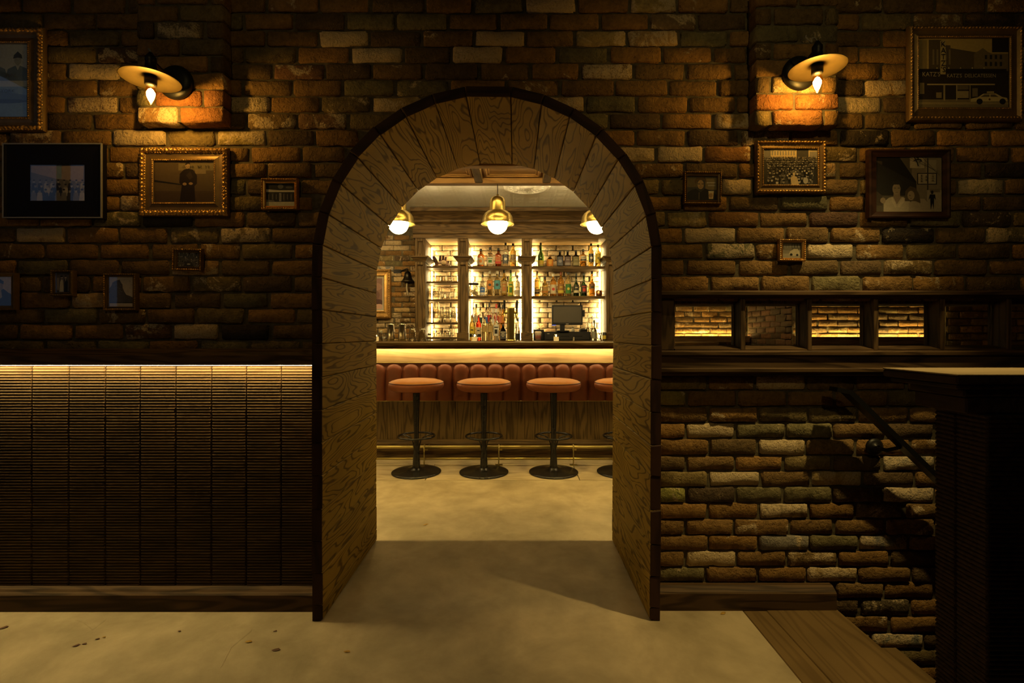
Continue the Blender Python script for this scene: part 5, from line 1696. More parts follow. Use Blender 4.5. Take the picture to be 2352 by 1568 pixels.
def picture(label, box, inner, prof, mat, art, pmat=None, beads=0, bead_mat=None, mat_board=None, D=DP, sheet=None, tilt=0.0, lip=None, wall_y=-0.004, gain=2.0):
    """box / inner: photo pixels (x0, x1, y0, y1) of the frame and of the print"""
    x0, x1, z0, z1 = XP(box[0], D), XP(box[1], D), ZP(box[3], D), ZP(box[2], D)
    a0, a1, c0, c1 = XP(inner[0], D), XP(inner[1], D), ZP(inner[3], D), ZP(inner[2], D)
    cx_, cz_ = (x0 + x1) / 2, (z0 + z1) / 2
    t = thing('framed_picture', label, 'picture', (cx_, YD(D), cz_), 'framed photographs on the brick walls')
    t.rotation_euler = (0, tilt, 0)
    # moulding: rectangles at growing inset
    hk = 0.62 if D < 3 else 1.0
    prof = [(fr, h * hk) for fr, h in prof]
    beads = [(fr, h * hk, sp_, r_) for fr, h, sp_, r_ in (beads or ())]
    if lip: lip = (lip[0], lip[1], lip[2] * hk, lip[3])
    v, f = [], []
    for fr, h in prof:
        q = []
        for sx, sz in ((0, 0), (1, 0), (1, 1), (0, 1)):
            ox, oz = (x0, x1)[sx] - cx_, (z0, z1)[sz] - cz_
            ix, iz = (a0, a1)[sx] - cx_, (c0, c1)[sz] - cz_
            q.append((ox + (ix - ox) * fr, -h, oz + (iz - oz) * fr))
        v += q
    for i in range(len(prof) - 1):
        for q in range(4):
            f.append((i * 4 + q, i * 4 + (q + 1) % 4, (i + 1) * 4 + (q + 1) % 4, (i + 1) * 4 + q))
    yb_ = wall_y - YD(D)
    n0 = len(v)
    v += [(p[0], yb_, p[2]) for p in v[:4]]
    for q in range(4):
        f.append((n0 + q, n0 + (q + 1) % 4, (q + 1) % 4, q))
    fo = MB().add(v, f).build('frame', mat, t)
    if lip:
        fr0, fr1, h, lm = lip
        m = MB()
        vv = []
        for fr in (fr0, fr1):
            for sx, sz in ((0, 0), (1, 0), (1, 1), (0, 1)):
                ox, oz = (x0, x1)[sx] - cx_, (z0, z1)[sz] - cz_
                ix, iz = (a0, a1)[sx] - cx_, (c0, c1)[sz] - cz_
                vv.append((ox + (ix - ox) * fr, -h, oz + (iz - oz) * fr))
        vv += [(p[0], p[1] + 0.006, p[2]) for p in vv]
        m.add(vv, [(q, (q + 1) % 4, 4 + (q + 1) % 4, 4 + q) for q in range(4)] + [(8 + q, 8 + (q + 1) % 4, (q + 1) % 4, q) for q in range(4)] + [(4 + q, 4 + (q + 1) % 4, 12 + (q + 1) % 4, 12 + q) for q in range(4)])
        m.build('slip', lm, t)
    for bi, (fr, h, sp, r) in enumerate(beads or ()):
        m = MB()
        pts = []
        for sx, sz in ((0, 0), (1, 0), (1, 1), (0, 1)):
            ox, oz = (x0, x1)[sx] - cx_, (z0, z1)[sz] - cz_
            ix, iz = (a0, a1)[sx] - cx_, (c0, c1)[sz] - cz_
            pts.append(Vector((ox + (ix - ox) * fr, -h, oz + (iz - oz) * fr)))
        for q in range(4):
            p, p2 = pts[q], pts[(q + 1) % 4]
            L = (p2 - p).length
            n = max(2, int(L / sp))
            d = (p2 - p).normalized()
            for k in range(n):
                c = p + (p2 - p) * (k / n)
                rr = r * random.uniform(0.75, 1.2)
                M = Matrix.Translation(c) @ Matrix.Rotation(PI / 2, 4, 'X') @ Matrix.Rotation(random.uniform(-0.6, 0.6) + (0 if abs(d.x) > .5 else PI / 2), 4, 'Z') @ Matrix.Diagonal((1.5, 0.9, 1, 1))
                m.lathe([(rr, -rr * 0.2), (rr * 0.75, rr * 0.45), (0.0, rr * 0.7)], 6, M=M, smooth=True)
        m.build('carved_ornament' if r > 0.0025 else 'beading', bead_mat or mat, t)
    W, H = a1 - a0, c1 - c0
    pm_ = MB()
    if mat_board:
        ml, mm = mat_board
        pm2 = MB().box(a0 - cx_, a1 - cx_, -0.004, -0.002, c0 - cz_, c1 - cz_).build('mat_board', mm, t)
        ia0, ia1, ic0, ic1 = a0 + W * ml[0], a1 - W * ml[1], c0 + H * ml[2], c1 - H * ml[3]
    else:
        ia0, ia1, ic0, ic1 = a0 - 0.001, a1 + 0.001, c0 - 0.001, c1 + 0.001
    pw, ph = ia1 - ia0, ic1 - ic0
    asp = pw / ph
    polys = art(asp)
    stp = min(0.00003, 0.0026 / len(polys))
    for i, (poly, col) in enumerate(polys):
        pp = [(min(max(px_ / asp, 0), 1) * pw + ia0 - cx_, min(max(pz_, 0), 1) * ph + ic0 - cz_) for px_, pz_ in poly]
        pm_.flat(pp, -0.0042 - stp * i, tuple(min(0.85, gain * k_) for k_ in col))
    po_ = pm_.build('print', pmat or PRINT, t)
    MB().box(a0 - cx_, a1 - cx_, -0.0088, -0.0082, c0 - cz_, c1 - cz_).build('glass', PICGLASS, t)
    t['_o'] = 0
    del t['_o']
    return t, po_, (ia0 - cx_, ic0 - cz_, pw, ph)


def letters(parent, geo, body, u, v_, size, mat, vertical=False, bold=0.0, sx=1.0):
    me = text_mesh(body, size * geo[3], bold=bold, vertical=vertical)
    me.materials.clear()
    me.materials.append(mat)
    o = place('lettering', me, parent, (geo[0] + u * geo[2], -0.0072, geo[1] + v_ * geo[3]), (PI / 2, 0, 0), (sx, 1, 1))
    return o


# --- what the prints show (x runs 0..aspect, z runs 0..1)
def art_two_caps(A):
    o = [(rect(0, A, 0, 1), G(.30)), (rect(0, A, 0, .42), (.10, .14, .18)), ([(0, .42), (A, .30), (A, .20), (0, .30)], (.05, .07, .10))]
    for cx_, s in ((A * .42, 1.0), (A * .82, 1.05)):
        o += [([(cx_ - .17 * s, .50), (cx_ - .13 * s, .66), (cx_, .72), (cx_ + .13 * s, .66), (cx_ + .19 * s, .50)], (.07, .09, .12)),
              (ell(cx_, .775, .048 * s, .06), G(.16)), ([(cx_ - .06 * s, .80), (cx_ - .05 * s, .85), (cx_, .90), (cx_ + .05 * s, .85), (cx_ + .06 * s, .80), (cx_, .815)], (.03, .035, .045)),
              ([(cx_ - .03, .71), (cx_, .64), (cx_ + .03, .71)], G(.30))]
    o += [(rect(0, A, 0.02, .20), (.09, .13, .17)), (ell(A * .6, .22, .3, .03), (.02, .025, .03))]
    return o


def art_group(A):
    o = [(rect(0, A, 0, 1), G(.10)), ([(0, .98), (A, .98), (A, .52), (A * .45, .62), (0, .80)], (.22, .19, .20)), (rect(A * .47, A * .56, .62, 1), (.16, .24, .36)), (rect(0, A, 0, .06), G(.16))]
    rr = random.Random(3)
    for row, (zz, s) in enumerate(((.52, .045), (.40, .05), (.26, .055))):
        n = 9
        for k in range(n):
            cx_ = A * (k + .5 + .25 * (row % 2)) / n
            b = rr.choice((.015, .02, .03, .12, .28))
            o.append(([(cx_ - s * 1.5, zz - .26), (cx_ - s * 1.2, zz - .04), (cx_, zz), (cx_ + s * 1.2, zz - .04), (cx_ + s * 1.5, zz - .26)], G(b)))
            o.append((ell(cx_, zz + .02, s * .62, s), G(rr.uniform(.14, .26))))
            o.append((ell(cx_, zz + .055, s * .66, s * .5), G(.02)))
    return o


def art_standing(A):
    cx_ = A * .56
    return [(rect(0, A, 0, 1), (.055, .042, .026)), (rect(0, A, 0, .28), (.040, .028, .018)), ([(0, .55), (A * .45, .45), (A * .45, .42), (0, .50)], G(.008)),
            (rect(A * .40, A, .78, .95), (.10, .085, .05)), (rect(A * .68, A * .86, .70, .80), (.12, .10, .065)),
            ([(cx_ - .20, .02), (cx_ - .15, .42), (cx_ - .21, .48), (cx_ - .20, .70), (cx_ - .10, .80), (cx_, .83), (cx_ + .12, .80), (cx_ + .22, .66), (cx_ + .22, .46), (cx_ + .16, .40), (cx_ + .18, .02)], (.010, .007, .006)),
            ([(cx_ - .05, .66), (cx_ + .06, .76), (cx_ + .12, .62), (cx_ + .05, .55)], (.022, .016, .012)), (ell(cx_ - .01, .895, .055, .075), (.20, .15, .09)), ([(cx_ - .07, .90), (cx_ - .05, .98), (cx_ + .03, .99), (cx_ + .06, .93), (cx_, .94)], (.012, .009, .006)),
            (ell(cx_ - .03, .885, .010, .008), G(.02)), (ell(cx_ + .02, .885, .010, .008), G(.02)), (rect(cx_ - .03, cx_ + .01, .852, .858), (.09, .05, .03)),
            (ell(cx_ - .08, .45, .05, .035), (.16, .115, .07)), (ell(cx_ + .07, .46, .05, .032), (.16, .115, .07))]


def art_shop(A):
    o = [(rect(0, A, 0, 1), G(.02)), (rect(0, A, 0, .20), (.55, .46, .34)), (rect(0, A, .62, .70), (.50, .44, .36)), (rect(0, A, .70, 1), G(.015)), (ell(A * .5, .86, .12, .10), G(.10)), (ell(A * .8, .82, .16, .05), G(.07))]
    for k in range(7):
        o.append((rect(A * (.06 + k * .13), A * (.14 + k * .13), .22, .58), G((.03, .05, .03, .22, .05, .03, .04)[k])))
        o.append((rect(A * (.08 + k * .13), A * (.10 + k * .13), .30, .52), G(.14)))
    o += [([(0, .62), (.2, .66), (.5, .70), (0, .74)], G(.40)), ([(0, .20), (A * .3, .20), (A * .28, .26), (0, .30)], G(.12))]
    return o


def art_crowd(A, seed=5, top=.78):
    rr = random.Random(seed)
    o = [(rect(0, A, 0, 1), G(.06)), (rect(0, A, top - .05, 1), (.42, .36, .22)), (rect(0, A * .14, top - .2, 1), G(.12)), (rect(A * .62, A * .84, top, 1), G(.05)), (rect(A * .86, A, top, .93), G(.20))]
    for k in range(9):
        o.append((rect(A * (.16 + .05 * k), A * (.185 + .05 * k), top + .05, .95), G(.20)))
    n_rows = 11
    for j in range(n_rows):
        t_ = j / (n_rows - 1)
        s = .014 + .040 * t_
        n = int(A / (s * 2.0))
        for k in range(n):
            zz = top - (top - .10) * t_ ** 1.1 + rr.uniform(-.6, .6) * s
            cx_ = A * (k + rr.random()) / n
            o.append((ell(cx_, zz - s * 1.9, s * 1.5, s * 1.7, 8), G(rr.choice((.006, .010, .02, .05, .015, .09)))))
            o.append((ell(cx_, zz, s * rr.uniform(.55, .75), s * rr.uniform(.8, 1.0), 8), G(rr.choice((.12, .2, .28, .36, .06)))))
            o.append((ell(cx_ + rr.uniform(-.3, .3) * s, zz + s * rr.uniform(.6, .8), s * .8, s * rr.uniform(.35, .6), 8), G(rr.choice((.008, .012, .03)))))
    o += [([(A * .52, 0), (A * .50, .20), (A * .56, .26), (A * .62, .22), (A * .66, .0)], (.40, .34, .22)), (ell(A * .565, .30, .035, .05), (.45, .38, .26)), (ell(A * .78, .12, .07, .09), G(.28)), ([(0, 0), (0, .62), (.06, .70), (.12, .5), (.10, 0)], G(.03)), ([(A, 0), (A, .5), (A - .10, .42), (A - .14, 0)], G(.02))]
    return o


def art_dense(A):
    rr = random.Random(11)
    o = [(rect(0, A, 0, 1), G(.10))]
    for k in range(110):
        o.append((ell(rr.random() * A, rr.random(), rr.uniform(.02, .05), rr.uniform(.02, .06), 7), G(rr.choice((.01, .02, .3, .42, .2, .08)))))
    o += [([(A * .3, .05), (A * .35, .35), (A * .5, .45), (A * .65, .35), (A * .75, .05)], G(.05)), (ell(A * .52, .2, .12, .05), G(.4))]
    return o


def art_wedding(A):
    return [(rect(0, A, 0, 1), G(.05)), (rect(0, A, .1, .9), (.10, .085, .07)), ([(A * .22, .05), (A * .28, .55), (A * .36, .68), (A * .46, .66), (A * .50, .4), (A * .52, .05)], (.46, .40, .32)), (ell(A * .40, .78, .055, .065), (.40, .33, .25)), (ell(A * .38, .82, .07, .05), G(.02)),
            ([(A * .56, .05), (A * .56, .45), (A * .60, .68), (A * .74, .70), (A * .82, .55), (A * .80, .05)], G(.012)), (ell(A * .67, .78, .05, .065), (.36, .29, .22)), (ell(A * .67, .83, .055, .035), G(.012)), ([(A * .64, .70), (A * .67, .55), (A * .70, .70)], (.45, .40, .33)), (rect(A * .05, A * .2, .15, .75), (.22, .19, .16))]


def art_ruin(A):
    rr = random.Random(2)
    o = [(rect(0, A, 0, 1), (.36, .33, .30)), (rect(0, A, 0, .13), (.44, .38, .32)), (rect(0, A, .12, .18), G(.02))]
    o.append(([(0, .15), (0, .62), (A * .08, .70), (A * .12, .80), (A * .2, .84), (A * .3, .88), (A * .42, .90), (A * .48, .80), (A * .54, .74), (A * .55, .62), (A * .62, .50), (A * .7, .40), (A * .85, .36), (A, .30), (A, .15)], (.075, .07, .07)))
    for k in range(30):
        o.append((rect(*(lambda x_, z_: (x_, x_ + .05, z_, z_ + .012))(rr.random() * A * .5, .2 + .55 * rr.random())), G(rr.choice((.03, .14, .1)))))
    for k in range(6):
        x_, z_ = A * (.58 + .4 * rr.random()), .6 + .35 * rr.random()
        o.append(([(x_, z_), (x_ + .03, z_ + .015), (x_ + .06, z_ + .005), (x_ + .03, z_ + .006)], G(.03)))
    return o


def art_portrait(A):
    return [(rect(0, A, 0, 1), (.40, .34, .26)), ([(0, 0), (0, .42), (A * .3, .56), (A * .62, .58), (A * .85, .44), (A, .40), (A, 0)], G(.012)), (ell(A * .42, .68, .13, .17), (.28, .22, .16)), ([(A * .2, .66), (A * .22, .84), (A * .45, .92), (A * .62, .84), (A * .60, .74), (A * .40, .80), (A * .28, .72)], G(.015)), ([(A * .3, .5), (A * .5, .56), (A * .55, .3), (A * .35, .2)], (.30, .26, .2))]


def art_drinker(A):
    return [(rect(0, A, 0, 1), G(.035)), (rect(0, A * .35, .55, .95), (.09, .075, .04)), (rect(A * .62, A, .45, .95), (.13, .11, .06)), (rect(A * .66, A * .95, .72, .76), G(.3)), (rect(A * .70, A * .95, .60, .66), G(.22)),
            ([(0, 0), (0, .30), (A * .16, .44), (A * .34, .50), (A * .62, .50), (A * .84, .40), (A, .24), (A, 0)], G(.010)), ([(A * .30, .5), (A * .47, .34), (A * .60, .5)], G(.03)), (ell(A * .46, .66, .13, .19), (.26, .19, .10)), ([(A * .28, .66), (A * .26, .84), (A * .34, .97), (A * .52, .99), (A * .64, .90), (A * .66, .72), (A * .60, .84), (A * .42, .86), (A * .34, .78)], (.07, .045, .02)),
            (rect(A * .36, A * .44, .67, .70), G(.02)), (rect(A * .49, A * .57, .67, .70), G(.02)), (rect(A * .42, A * .52, .555, .57), (.10, .05, .03)), ([(A * .455, .69), (A * .44, .61), (A * .49, .61)], (.20, .14, .07)),
            ([(A * .74, .08), (A * .72, .40), (A * .90, .40), (A * .88, .08)], (.42, .34, .2)), (rect(A * .73, A * .89, .33, .40), (.55, .48, .34)), (ell(A * .80, .22, .08, .09), (.26, .18, .1)), (rect(A * .40, A * .42, .05, .34), (.12, .1, .06))]


def art_couple(A):
    o = [(rect(0, A, 0, 1), (.11, .10, .08)), (rect(A * .55, A, .2, 1), (.22, .20, .165)), ([(0, 1), (A * .36, 1), (A * .62, .55), (A * .60, .48), (0, .92)], G(.018)), ([(0, .12), (A * .1, .12), (A * .1, .92), (0, .94)], (.07, .06, .05)), ([(0, .92), (A * .62, .52), (A * .62, .30), (A * .1, .30), (0, .4)], G(.030)),
         (rect(A * .52, A * .74, .80, 1), (.42, .39, .32)), (rect(A * .76, A * .92, .72, .95), (.30, .28, .23)), (rect(A * .63, A * .93, .50, .71), G(.02)), (rect(A * .645, A * .915, .515, .695), (.40, .37, .30)), (rect(A * .78, A, .0, .40), (.36, .33, .28)), (rect(A * .82, A * .98, .36, .42), (.18, .16, .14)), (rect(A * .78, A * .80, .40, .98), G(.05))]
    for k in range(4):
        o.append(([(A * (.4 + .1 * k), 1), (A * (.41 + .1 * k), 1), (A * .98, .74 - .03 * k), (A * .98, .735 - .03 * k)], G(.04)))
    # two seated figures leaning together
    o += [([(A * .12, 0), (A * .12, .18), (A * .20, .26), (A * .30, .29), (A * .42, .27), (A * .52, .20), (A * .55, 0)], (.46, .42, .35)), ([(A * .26, .29), (A * .32, .14), (A * .40, .28)], (.25, .2, .16)), ([(A * .24, .28), (A * .28, .22), (A * .32, .10), (A * .30, .08), (A * .24, .2)], (.55, .5, .42)), ([(A * .42, .28), (A * .38, .2), (A * .33, .10), (A * .36, .08), (A * .44, .2)], (.55, .5, .42)),
          ([(A * .50, 0), (A * .50, .16), (A * .60, .25), (A * .74, .24), (A * .84, .10), (A * .85, 0)], (.38, .34, .29)), (ell(A * .11, .21, .05, .055), (.32, .27, .21)),
          (rect(A * .27, A * .37, .26, .36), (.26, .21, .16)), (ell(A * .315, .42, .075, .105), (.30, .25, .19)), ([(A * .22, .40), (A * .225, .50), (A * .27, .56), (A * .36, .57), (A * .405, .50), (A * .40, .40), (A * .375, .44), (A * .36, .50), (A * .26, .50), (A * .245, .44)], G(.035)), (rect(A * .275, A * .305, .43, .44), G(.04)), (rect(A * .335, A * .365, .43, .44), G(.04)), (rect(A * .30, A * .335, .355, .362), (.12, .08, .06)),
          ([(A * .44, .20), (A * .45, .38), (A * .52, .47), (A * .60, .44), (A * .66, .32), (A * .68, .16), (A * .60, .20)], (.11, .09, .065)), (ell(A * .535, .30, .065, .085), (.36, .30, .23)), ([(A * .46, .34), (A * .52, .42), (A * .60, .38), (A * .57, .44), (A * .50, .45)], (.09, .07, .05)), (rect(A * .505, A * .535, .30, .308), G(.05)), (rect(A * .52, A * .55, .245, .253), (.15, .09, .07)),
          ([(A * .835, .04), (A * .825, .26), (A * .80, .22), (A * .82, .32), (A * .90, .32), (A * .91, .22), (A * .885, .26), (A * .88, .04), (A * .86, .16)], G(.015)), (ell(A * .855, .36, .025, .033), G(.02))]
    return o


def art_street(A):
    o = [(rect(0, A, 0, 1), (.16, .15, .12)), (rect(0, A, .55, 1), (.07, .065, .05)), (rect(A * .1, A * .5, .5, .95), (.12, .11, .09)), (rect(0, A, 0, .3), (.22, .2, .16)), ([(A * .35, .25), (A * .42, .45), (A * .62, .60), (A * .82, .60), (A * .92, .42), (A * .95, .2), (A * .6, .15)], (.32, .29, .22)), (ell(A * .48, .24, .09, .08), G(.015)), (ell(A * .8, .22, .08, .07), G(.015))]
    for k in range(6):
        o.append((rect(A * (.1 + .15 * k), A * (.15 + .15 * k), .68, .9), G(.15)))
    return o


def art_deli(A):
    o = [(rect(0, A, 0, 1), (.20, .155, .06)), (rect(0, A * .10, .52, .98), (.12, .095, .045)), ([(A * .12, .5), (A * .12, .98), (A * .26, .98), (A * .26, .90), (A * .36, .90), (A * .36, .86), (A * .64, .80), (A * .64, .5)], (.045, .036, .02)), ([(A * .62, .5), (A * .62, .78), (A * .72, .86), (A * .78, .80), (A * .82, .78), (A, .78), (A, .5)], (.085, .068, .034)), (rect(A * .82, A, .80, 1), (.012, .01, .008)),
         (rect(0, A, .12, .53), (.016, .013, .009)), (rect(0, A, 0, .12), (.10, .085, .05)), (rect(0, A, .05, .08), (.15, .125, .07)), (rect(A * .02, A * .07, .20, .36), (.11, .09, .05)), (rect(0, A * .98, .50, .56), (.010, .008, .006))]
    for k in range(4):
        for j in range(2):
            o.append((rect(A * (.74 + .055 * k), A * (.765 + .055 * k), .60 + .1 * j, .66 + .1 * j), G(.012)))
    for k in range(5):
        o.append((rect(A * (.16 + .045 * k), A * (.18 + .045 * k), .62, .84), (.10, .085, .05)))
        o.append(([(A * (.20 + .13 * k), .565), (A * (.21 + .13 * k), .585), (A * (.22 + .13 * k), .565)], (.3, .26, .14)))
    o += [(rect(A * .10, A * .85, .325, .345), (.20, .17, .09)), (rect(A * .245, A * .305, .48, .965), (.20, .17, .085))]
    for k, (xa, xb) in enumerate(((.28, .30), (.42, .435), (.57, .58))):
        o.append((rect(A * xa, A * xb, .10, .33), (.16, .135, .075)))
    o += [(rect(A * .435, A * .56, .14, .24), (.16, .135, .08)), (rect(A * .435, A * .56, .26, .32), (.07, .06, .04)), (rect(A * .20, A * .26, .14, .22), (.12, .1, .06)), (rect(A * .60, A * .66, .16, .28), (.09, .075, .05))]
    # the parked car
    o += [([(A * .58, .085), (A * .585, .13), (A * .66, .15), (A * .72, .20), (A * .86, .205), (A * .93, .155), (A * .985, .14), (A * .99, .09)], (.26, .225, .12)), ([(A * .69, .155), (A * .735, .19), (A * .79, .19), (A * .79, .155)], (.06, .05, .03)), ([(A * .80, .155), (A * .80, .19), (A * .85, .19), (A * .89, .155)], (.06, .05, .03)), (rect(A * .76, A * .84, .21, .235), (.2, .17, .09)), (ell(A * .68, .09, .045, .042), G(.008)), (ell(A * .935, .09, .045, .042), G(.008)), (ell(A * .79, .12, .015, .016), (.07, .03, .015))]
    return o


def art_mauve(A):
    return [(rect(0, A, 0, 1), (.14, .085, .075)), (ell(A * .5, .72, A * .5, .14), (.20, .12, .10)), (ell(A * .45, .45, A * .4, .18), (.10, .055, .05)), (ell(A * .7, .2, A * .4, .12), (.05, .025, .025)), (ell(A * .8, .06, A * .3, .10), (.34, .22, .19))]


ORN = [(0.0, 0.004), (0.04, 0.016), (0.12, 0.022), (0.22, 0.025), (0.34, 0.018), (0.42, 0.012), (0.62, 0.010), (0.78, 0.014), (0.88, 0.018), (0.96, 0.014), (1.0, 0.0125)]
PLAINF = [(0.0, 0.006), (0.05, 0.024), (0.25, 0.026), (0.45, 0.020), (0.70, 0.016), (0.92, 0.013), (1.0, 0.0125)]
DEEP = [(0.0, 0.000), (0.05, 0.034), (0.09, 0.034), (0.14, 0.028), (0.50, 0.020), (0.80, 0.016), (0.95, 0.014), (1.0, 0.0125)]
p, pr_, geo = picture('large ornate dark frame, top left corner, bluish print of two capped figures', (-90, 106, 66, 303), (-62, 66, 103, 270), ORN, BRONZEF, art_two_caps, PRINT_B, [(0.22, 0.025, 0.017, 0.0075), (0.90, 0.017, 0.009, 0.0034), (0.11, 0.021, 0.013, 0.0045)], GOLDF, gain=3.6)
letters(pr_, geo, 'RAL', 0.72, 0.565, 0.075, plain('blue_grey_lettering', (.20, .23, .27), .6), sx=1.3)
letters(pr_, geo, 'NEW YORK', 0.53, 0.355, 0.060, LETTER_D, sx=1.2)
picture('black frame with a grey edge, group photograph, far left', (17, 243, 333, 503), (74, 198, 380, 462), DEEP, BLACKF, art_group, None, None, None, None, lip=(0.0, 0.055, 0.035, GREYF))
p3_, pr3_, geo3_ = picture('carved gilt frame below the left sconce, person standing in dark jacket', (324, 527, 341, 497), (357, 493, 372, 465), ORN, BRONZEF, art_standing, None, [(0.22, 0.024, 0.017, 0.0085), (0.90, 0.017, 0.008, 0.0032), (0.10, 0.020, 0.012, 0.0050), (0.36, 0.017, 0.011, 0.0040)], GOLDF, gain=2.4)
picture('small gilt frame with a shop front print, nearest the arch on the left', (602, 686, 410, 482), (613, 678, 422, 474), ORN, GOLDF, art_shop, None, [(0.3, 0.022, 0.010, 0.003)], GOLDF)
picture('tiny carved frame with a dense crowd print, low left wall', (398, 467, 571, 622), (411, 459, 581, 613), ORN, BRONZEF, art_dense, None, [(0.3, 0.022, 0.009, 0.0035)], GOLDF, tilt=0.02)
picture('tiny dark carved frame with a wedding couple print', (121, 174, 621, 680), (132, 163, 627, 672), ORN, BRONZEF, art_wedding, None, [(0.3, 0.022, 0.008, 0.0035)], BRONZEF)
picture('small upright gilt frame with a craggy rock print', (241, 318, 628, 713), (254, 308, 636, 704), ORN, BRONZEF, art_ruin, None, [(0.3, 0.022, 0.009, 0.003)], GOLDF)
picture('wooden frame cut by the left picture edge, portrait print', (-32, 42, 627, 712), (-20, 30, 636, 702), PLAINF, BRONZEF, art_portrait)
p, pr_, geo = picture('large dark gilt frame, top right, print of a corner delicatessen', (2083, 2345, 62, 280), (2107, 2313, 90, 248), ORN, BRONZEF, art_deli, None, [(0.22, 0.024, 0.014, 0.0045), (0.9, 0.017, 0.008, 0.0026)], GOLDF, gain=3.2)
letters(pr_, geo, 'K\nA\nT\nZ\n\'S', 0.275, 0.725, 0.112, LETTER_D, True, 0.0, 1.0)
letters(pr_, geo, "KATZ'S", 0.14, 0.475, 0.090, LETTER, sx=0.9)
letters(pr_, geo, "KATZ'S  DELICATESSEN", 0.585, 0.455, 0.074, LETTER, sx=0.92)
picture('gilt frame below the right sconce, print of a street crowd', (1734, 1893, 325, 445), (1752, 1875, 344, 425), ORN, BRONZEF, art_crowd, None, [(0.2, 0.024, 0.013, 0.0052), (0.9, 0.017, 0.008, 0.0026)], GOLDF)
p, pr_, geo = picture('plain dark wood frame, far right, couple leaning together in a street', (1990, 2178, 345, 502), (2010, 2160, 362, 487), PLAINF, wood('mahogany_frame', (.05, .022, .014), (.018, .008, .006), 0, .35), art_couple, gain=1.25)


def strokes(parent, geo, u, v_, s, lines, th=0.0011):
    m = MB()
    for ln in lines:
        m.tube([(geo[0] + (u + s * a) * geo[2], -0.0072, geo[1] + (v_ + s * b) * geo[3]) for a, b in ln], th, 5)
    return m.build('lettering', LETTER_D, parent)


for u_, ln_ in ((.50, [[(-.8, 0), (.8, 0)], [(-.3, .7), (.3, .7)]]), (.63, [[(-.8, .2), (.8, .2)], [(-.4, .9), (-.5, -.9)], [(.4, .9), (.4, -.9)]]), (.76, [[(-.8, .9), (-.2, .3)], [(-.8, .1), (-.1, .1)], [(-.45, .6), (-.45, -.9)], [(.1, .9), (.8, .9), (.8, .2), (.1, .2), (.1, -.9)], [(.3, 0), (.9, -.9)]]), (.89, [[(-.8, .8), (-.3, .3)], [(-.5, .4), (-.5, -.9)], [(0, .8), (.8, .8)], [(0, .3), (.9, .3), (.5, .3), (.5, -.9)]])):
    strokes(pr3_, geo3_, u_, .86, 0.042, ln_, 0.0006)


strokes(pr_, geo, 0.63, 0.92, 0.10, [[(-.6, .1), (-.1, .35), (.5, .3), (.6, 0), (.2, -.1)], [(-.5, .7), (-.1, -.1), (.1, -.9)], [(.0, .8), (.15, .5)]], 0.0016)
for k, (u, v_) in enumerate(((.69, .66), (.69, .61), (.69, .56), (.76, .64), (.76, .58), (.86, .65), (.86, .58))):
    s = 0.022 if k < 5 else 0.034
    strokes(pr_, geo, u, v_, s, [[(-.8, .6), (.8, .6)], [(0, 1), (0, -1)], [(-.8, -.2), (.8, -.2)], [(-.7, -1), (0, -.2), (.7, -1)]], 0.0005)
picture('small gilt frame right of the arch, print of a person holding a glass', (1569, 1655, 395, 470), (1577, 1645, 406, 461), ORN, BRONZEF, art_drinker, None, [(0.25, 0.025, 0.008, 0.0026)], GOLDF, tilt=0.012)
picture('tiny gilt frame above the small windows, print of a parked car', (1786, 1848, 550, 600), (1796, 1838, 558, 593), ORN, GOLDF, art_street, None, [(0.3, 0.022, 0.008, 0.003)], GOLDF, tilt=0.015)
picture('gilt frame with a cream mat on the wall beside the back bar', (815, 897, 618, 731), (836, 882, 635, 713), ORN, GOLDF, art_mauve, None, [(0.22, 0.025, 0.03, 0.010)], GOLDF, ((0.08, 0.08, 0.05, 0.05), MATC), D=6.40, wall_y=YB - 0.002)


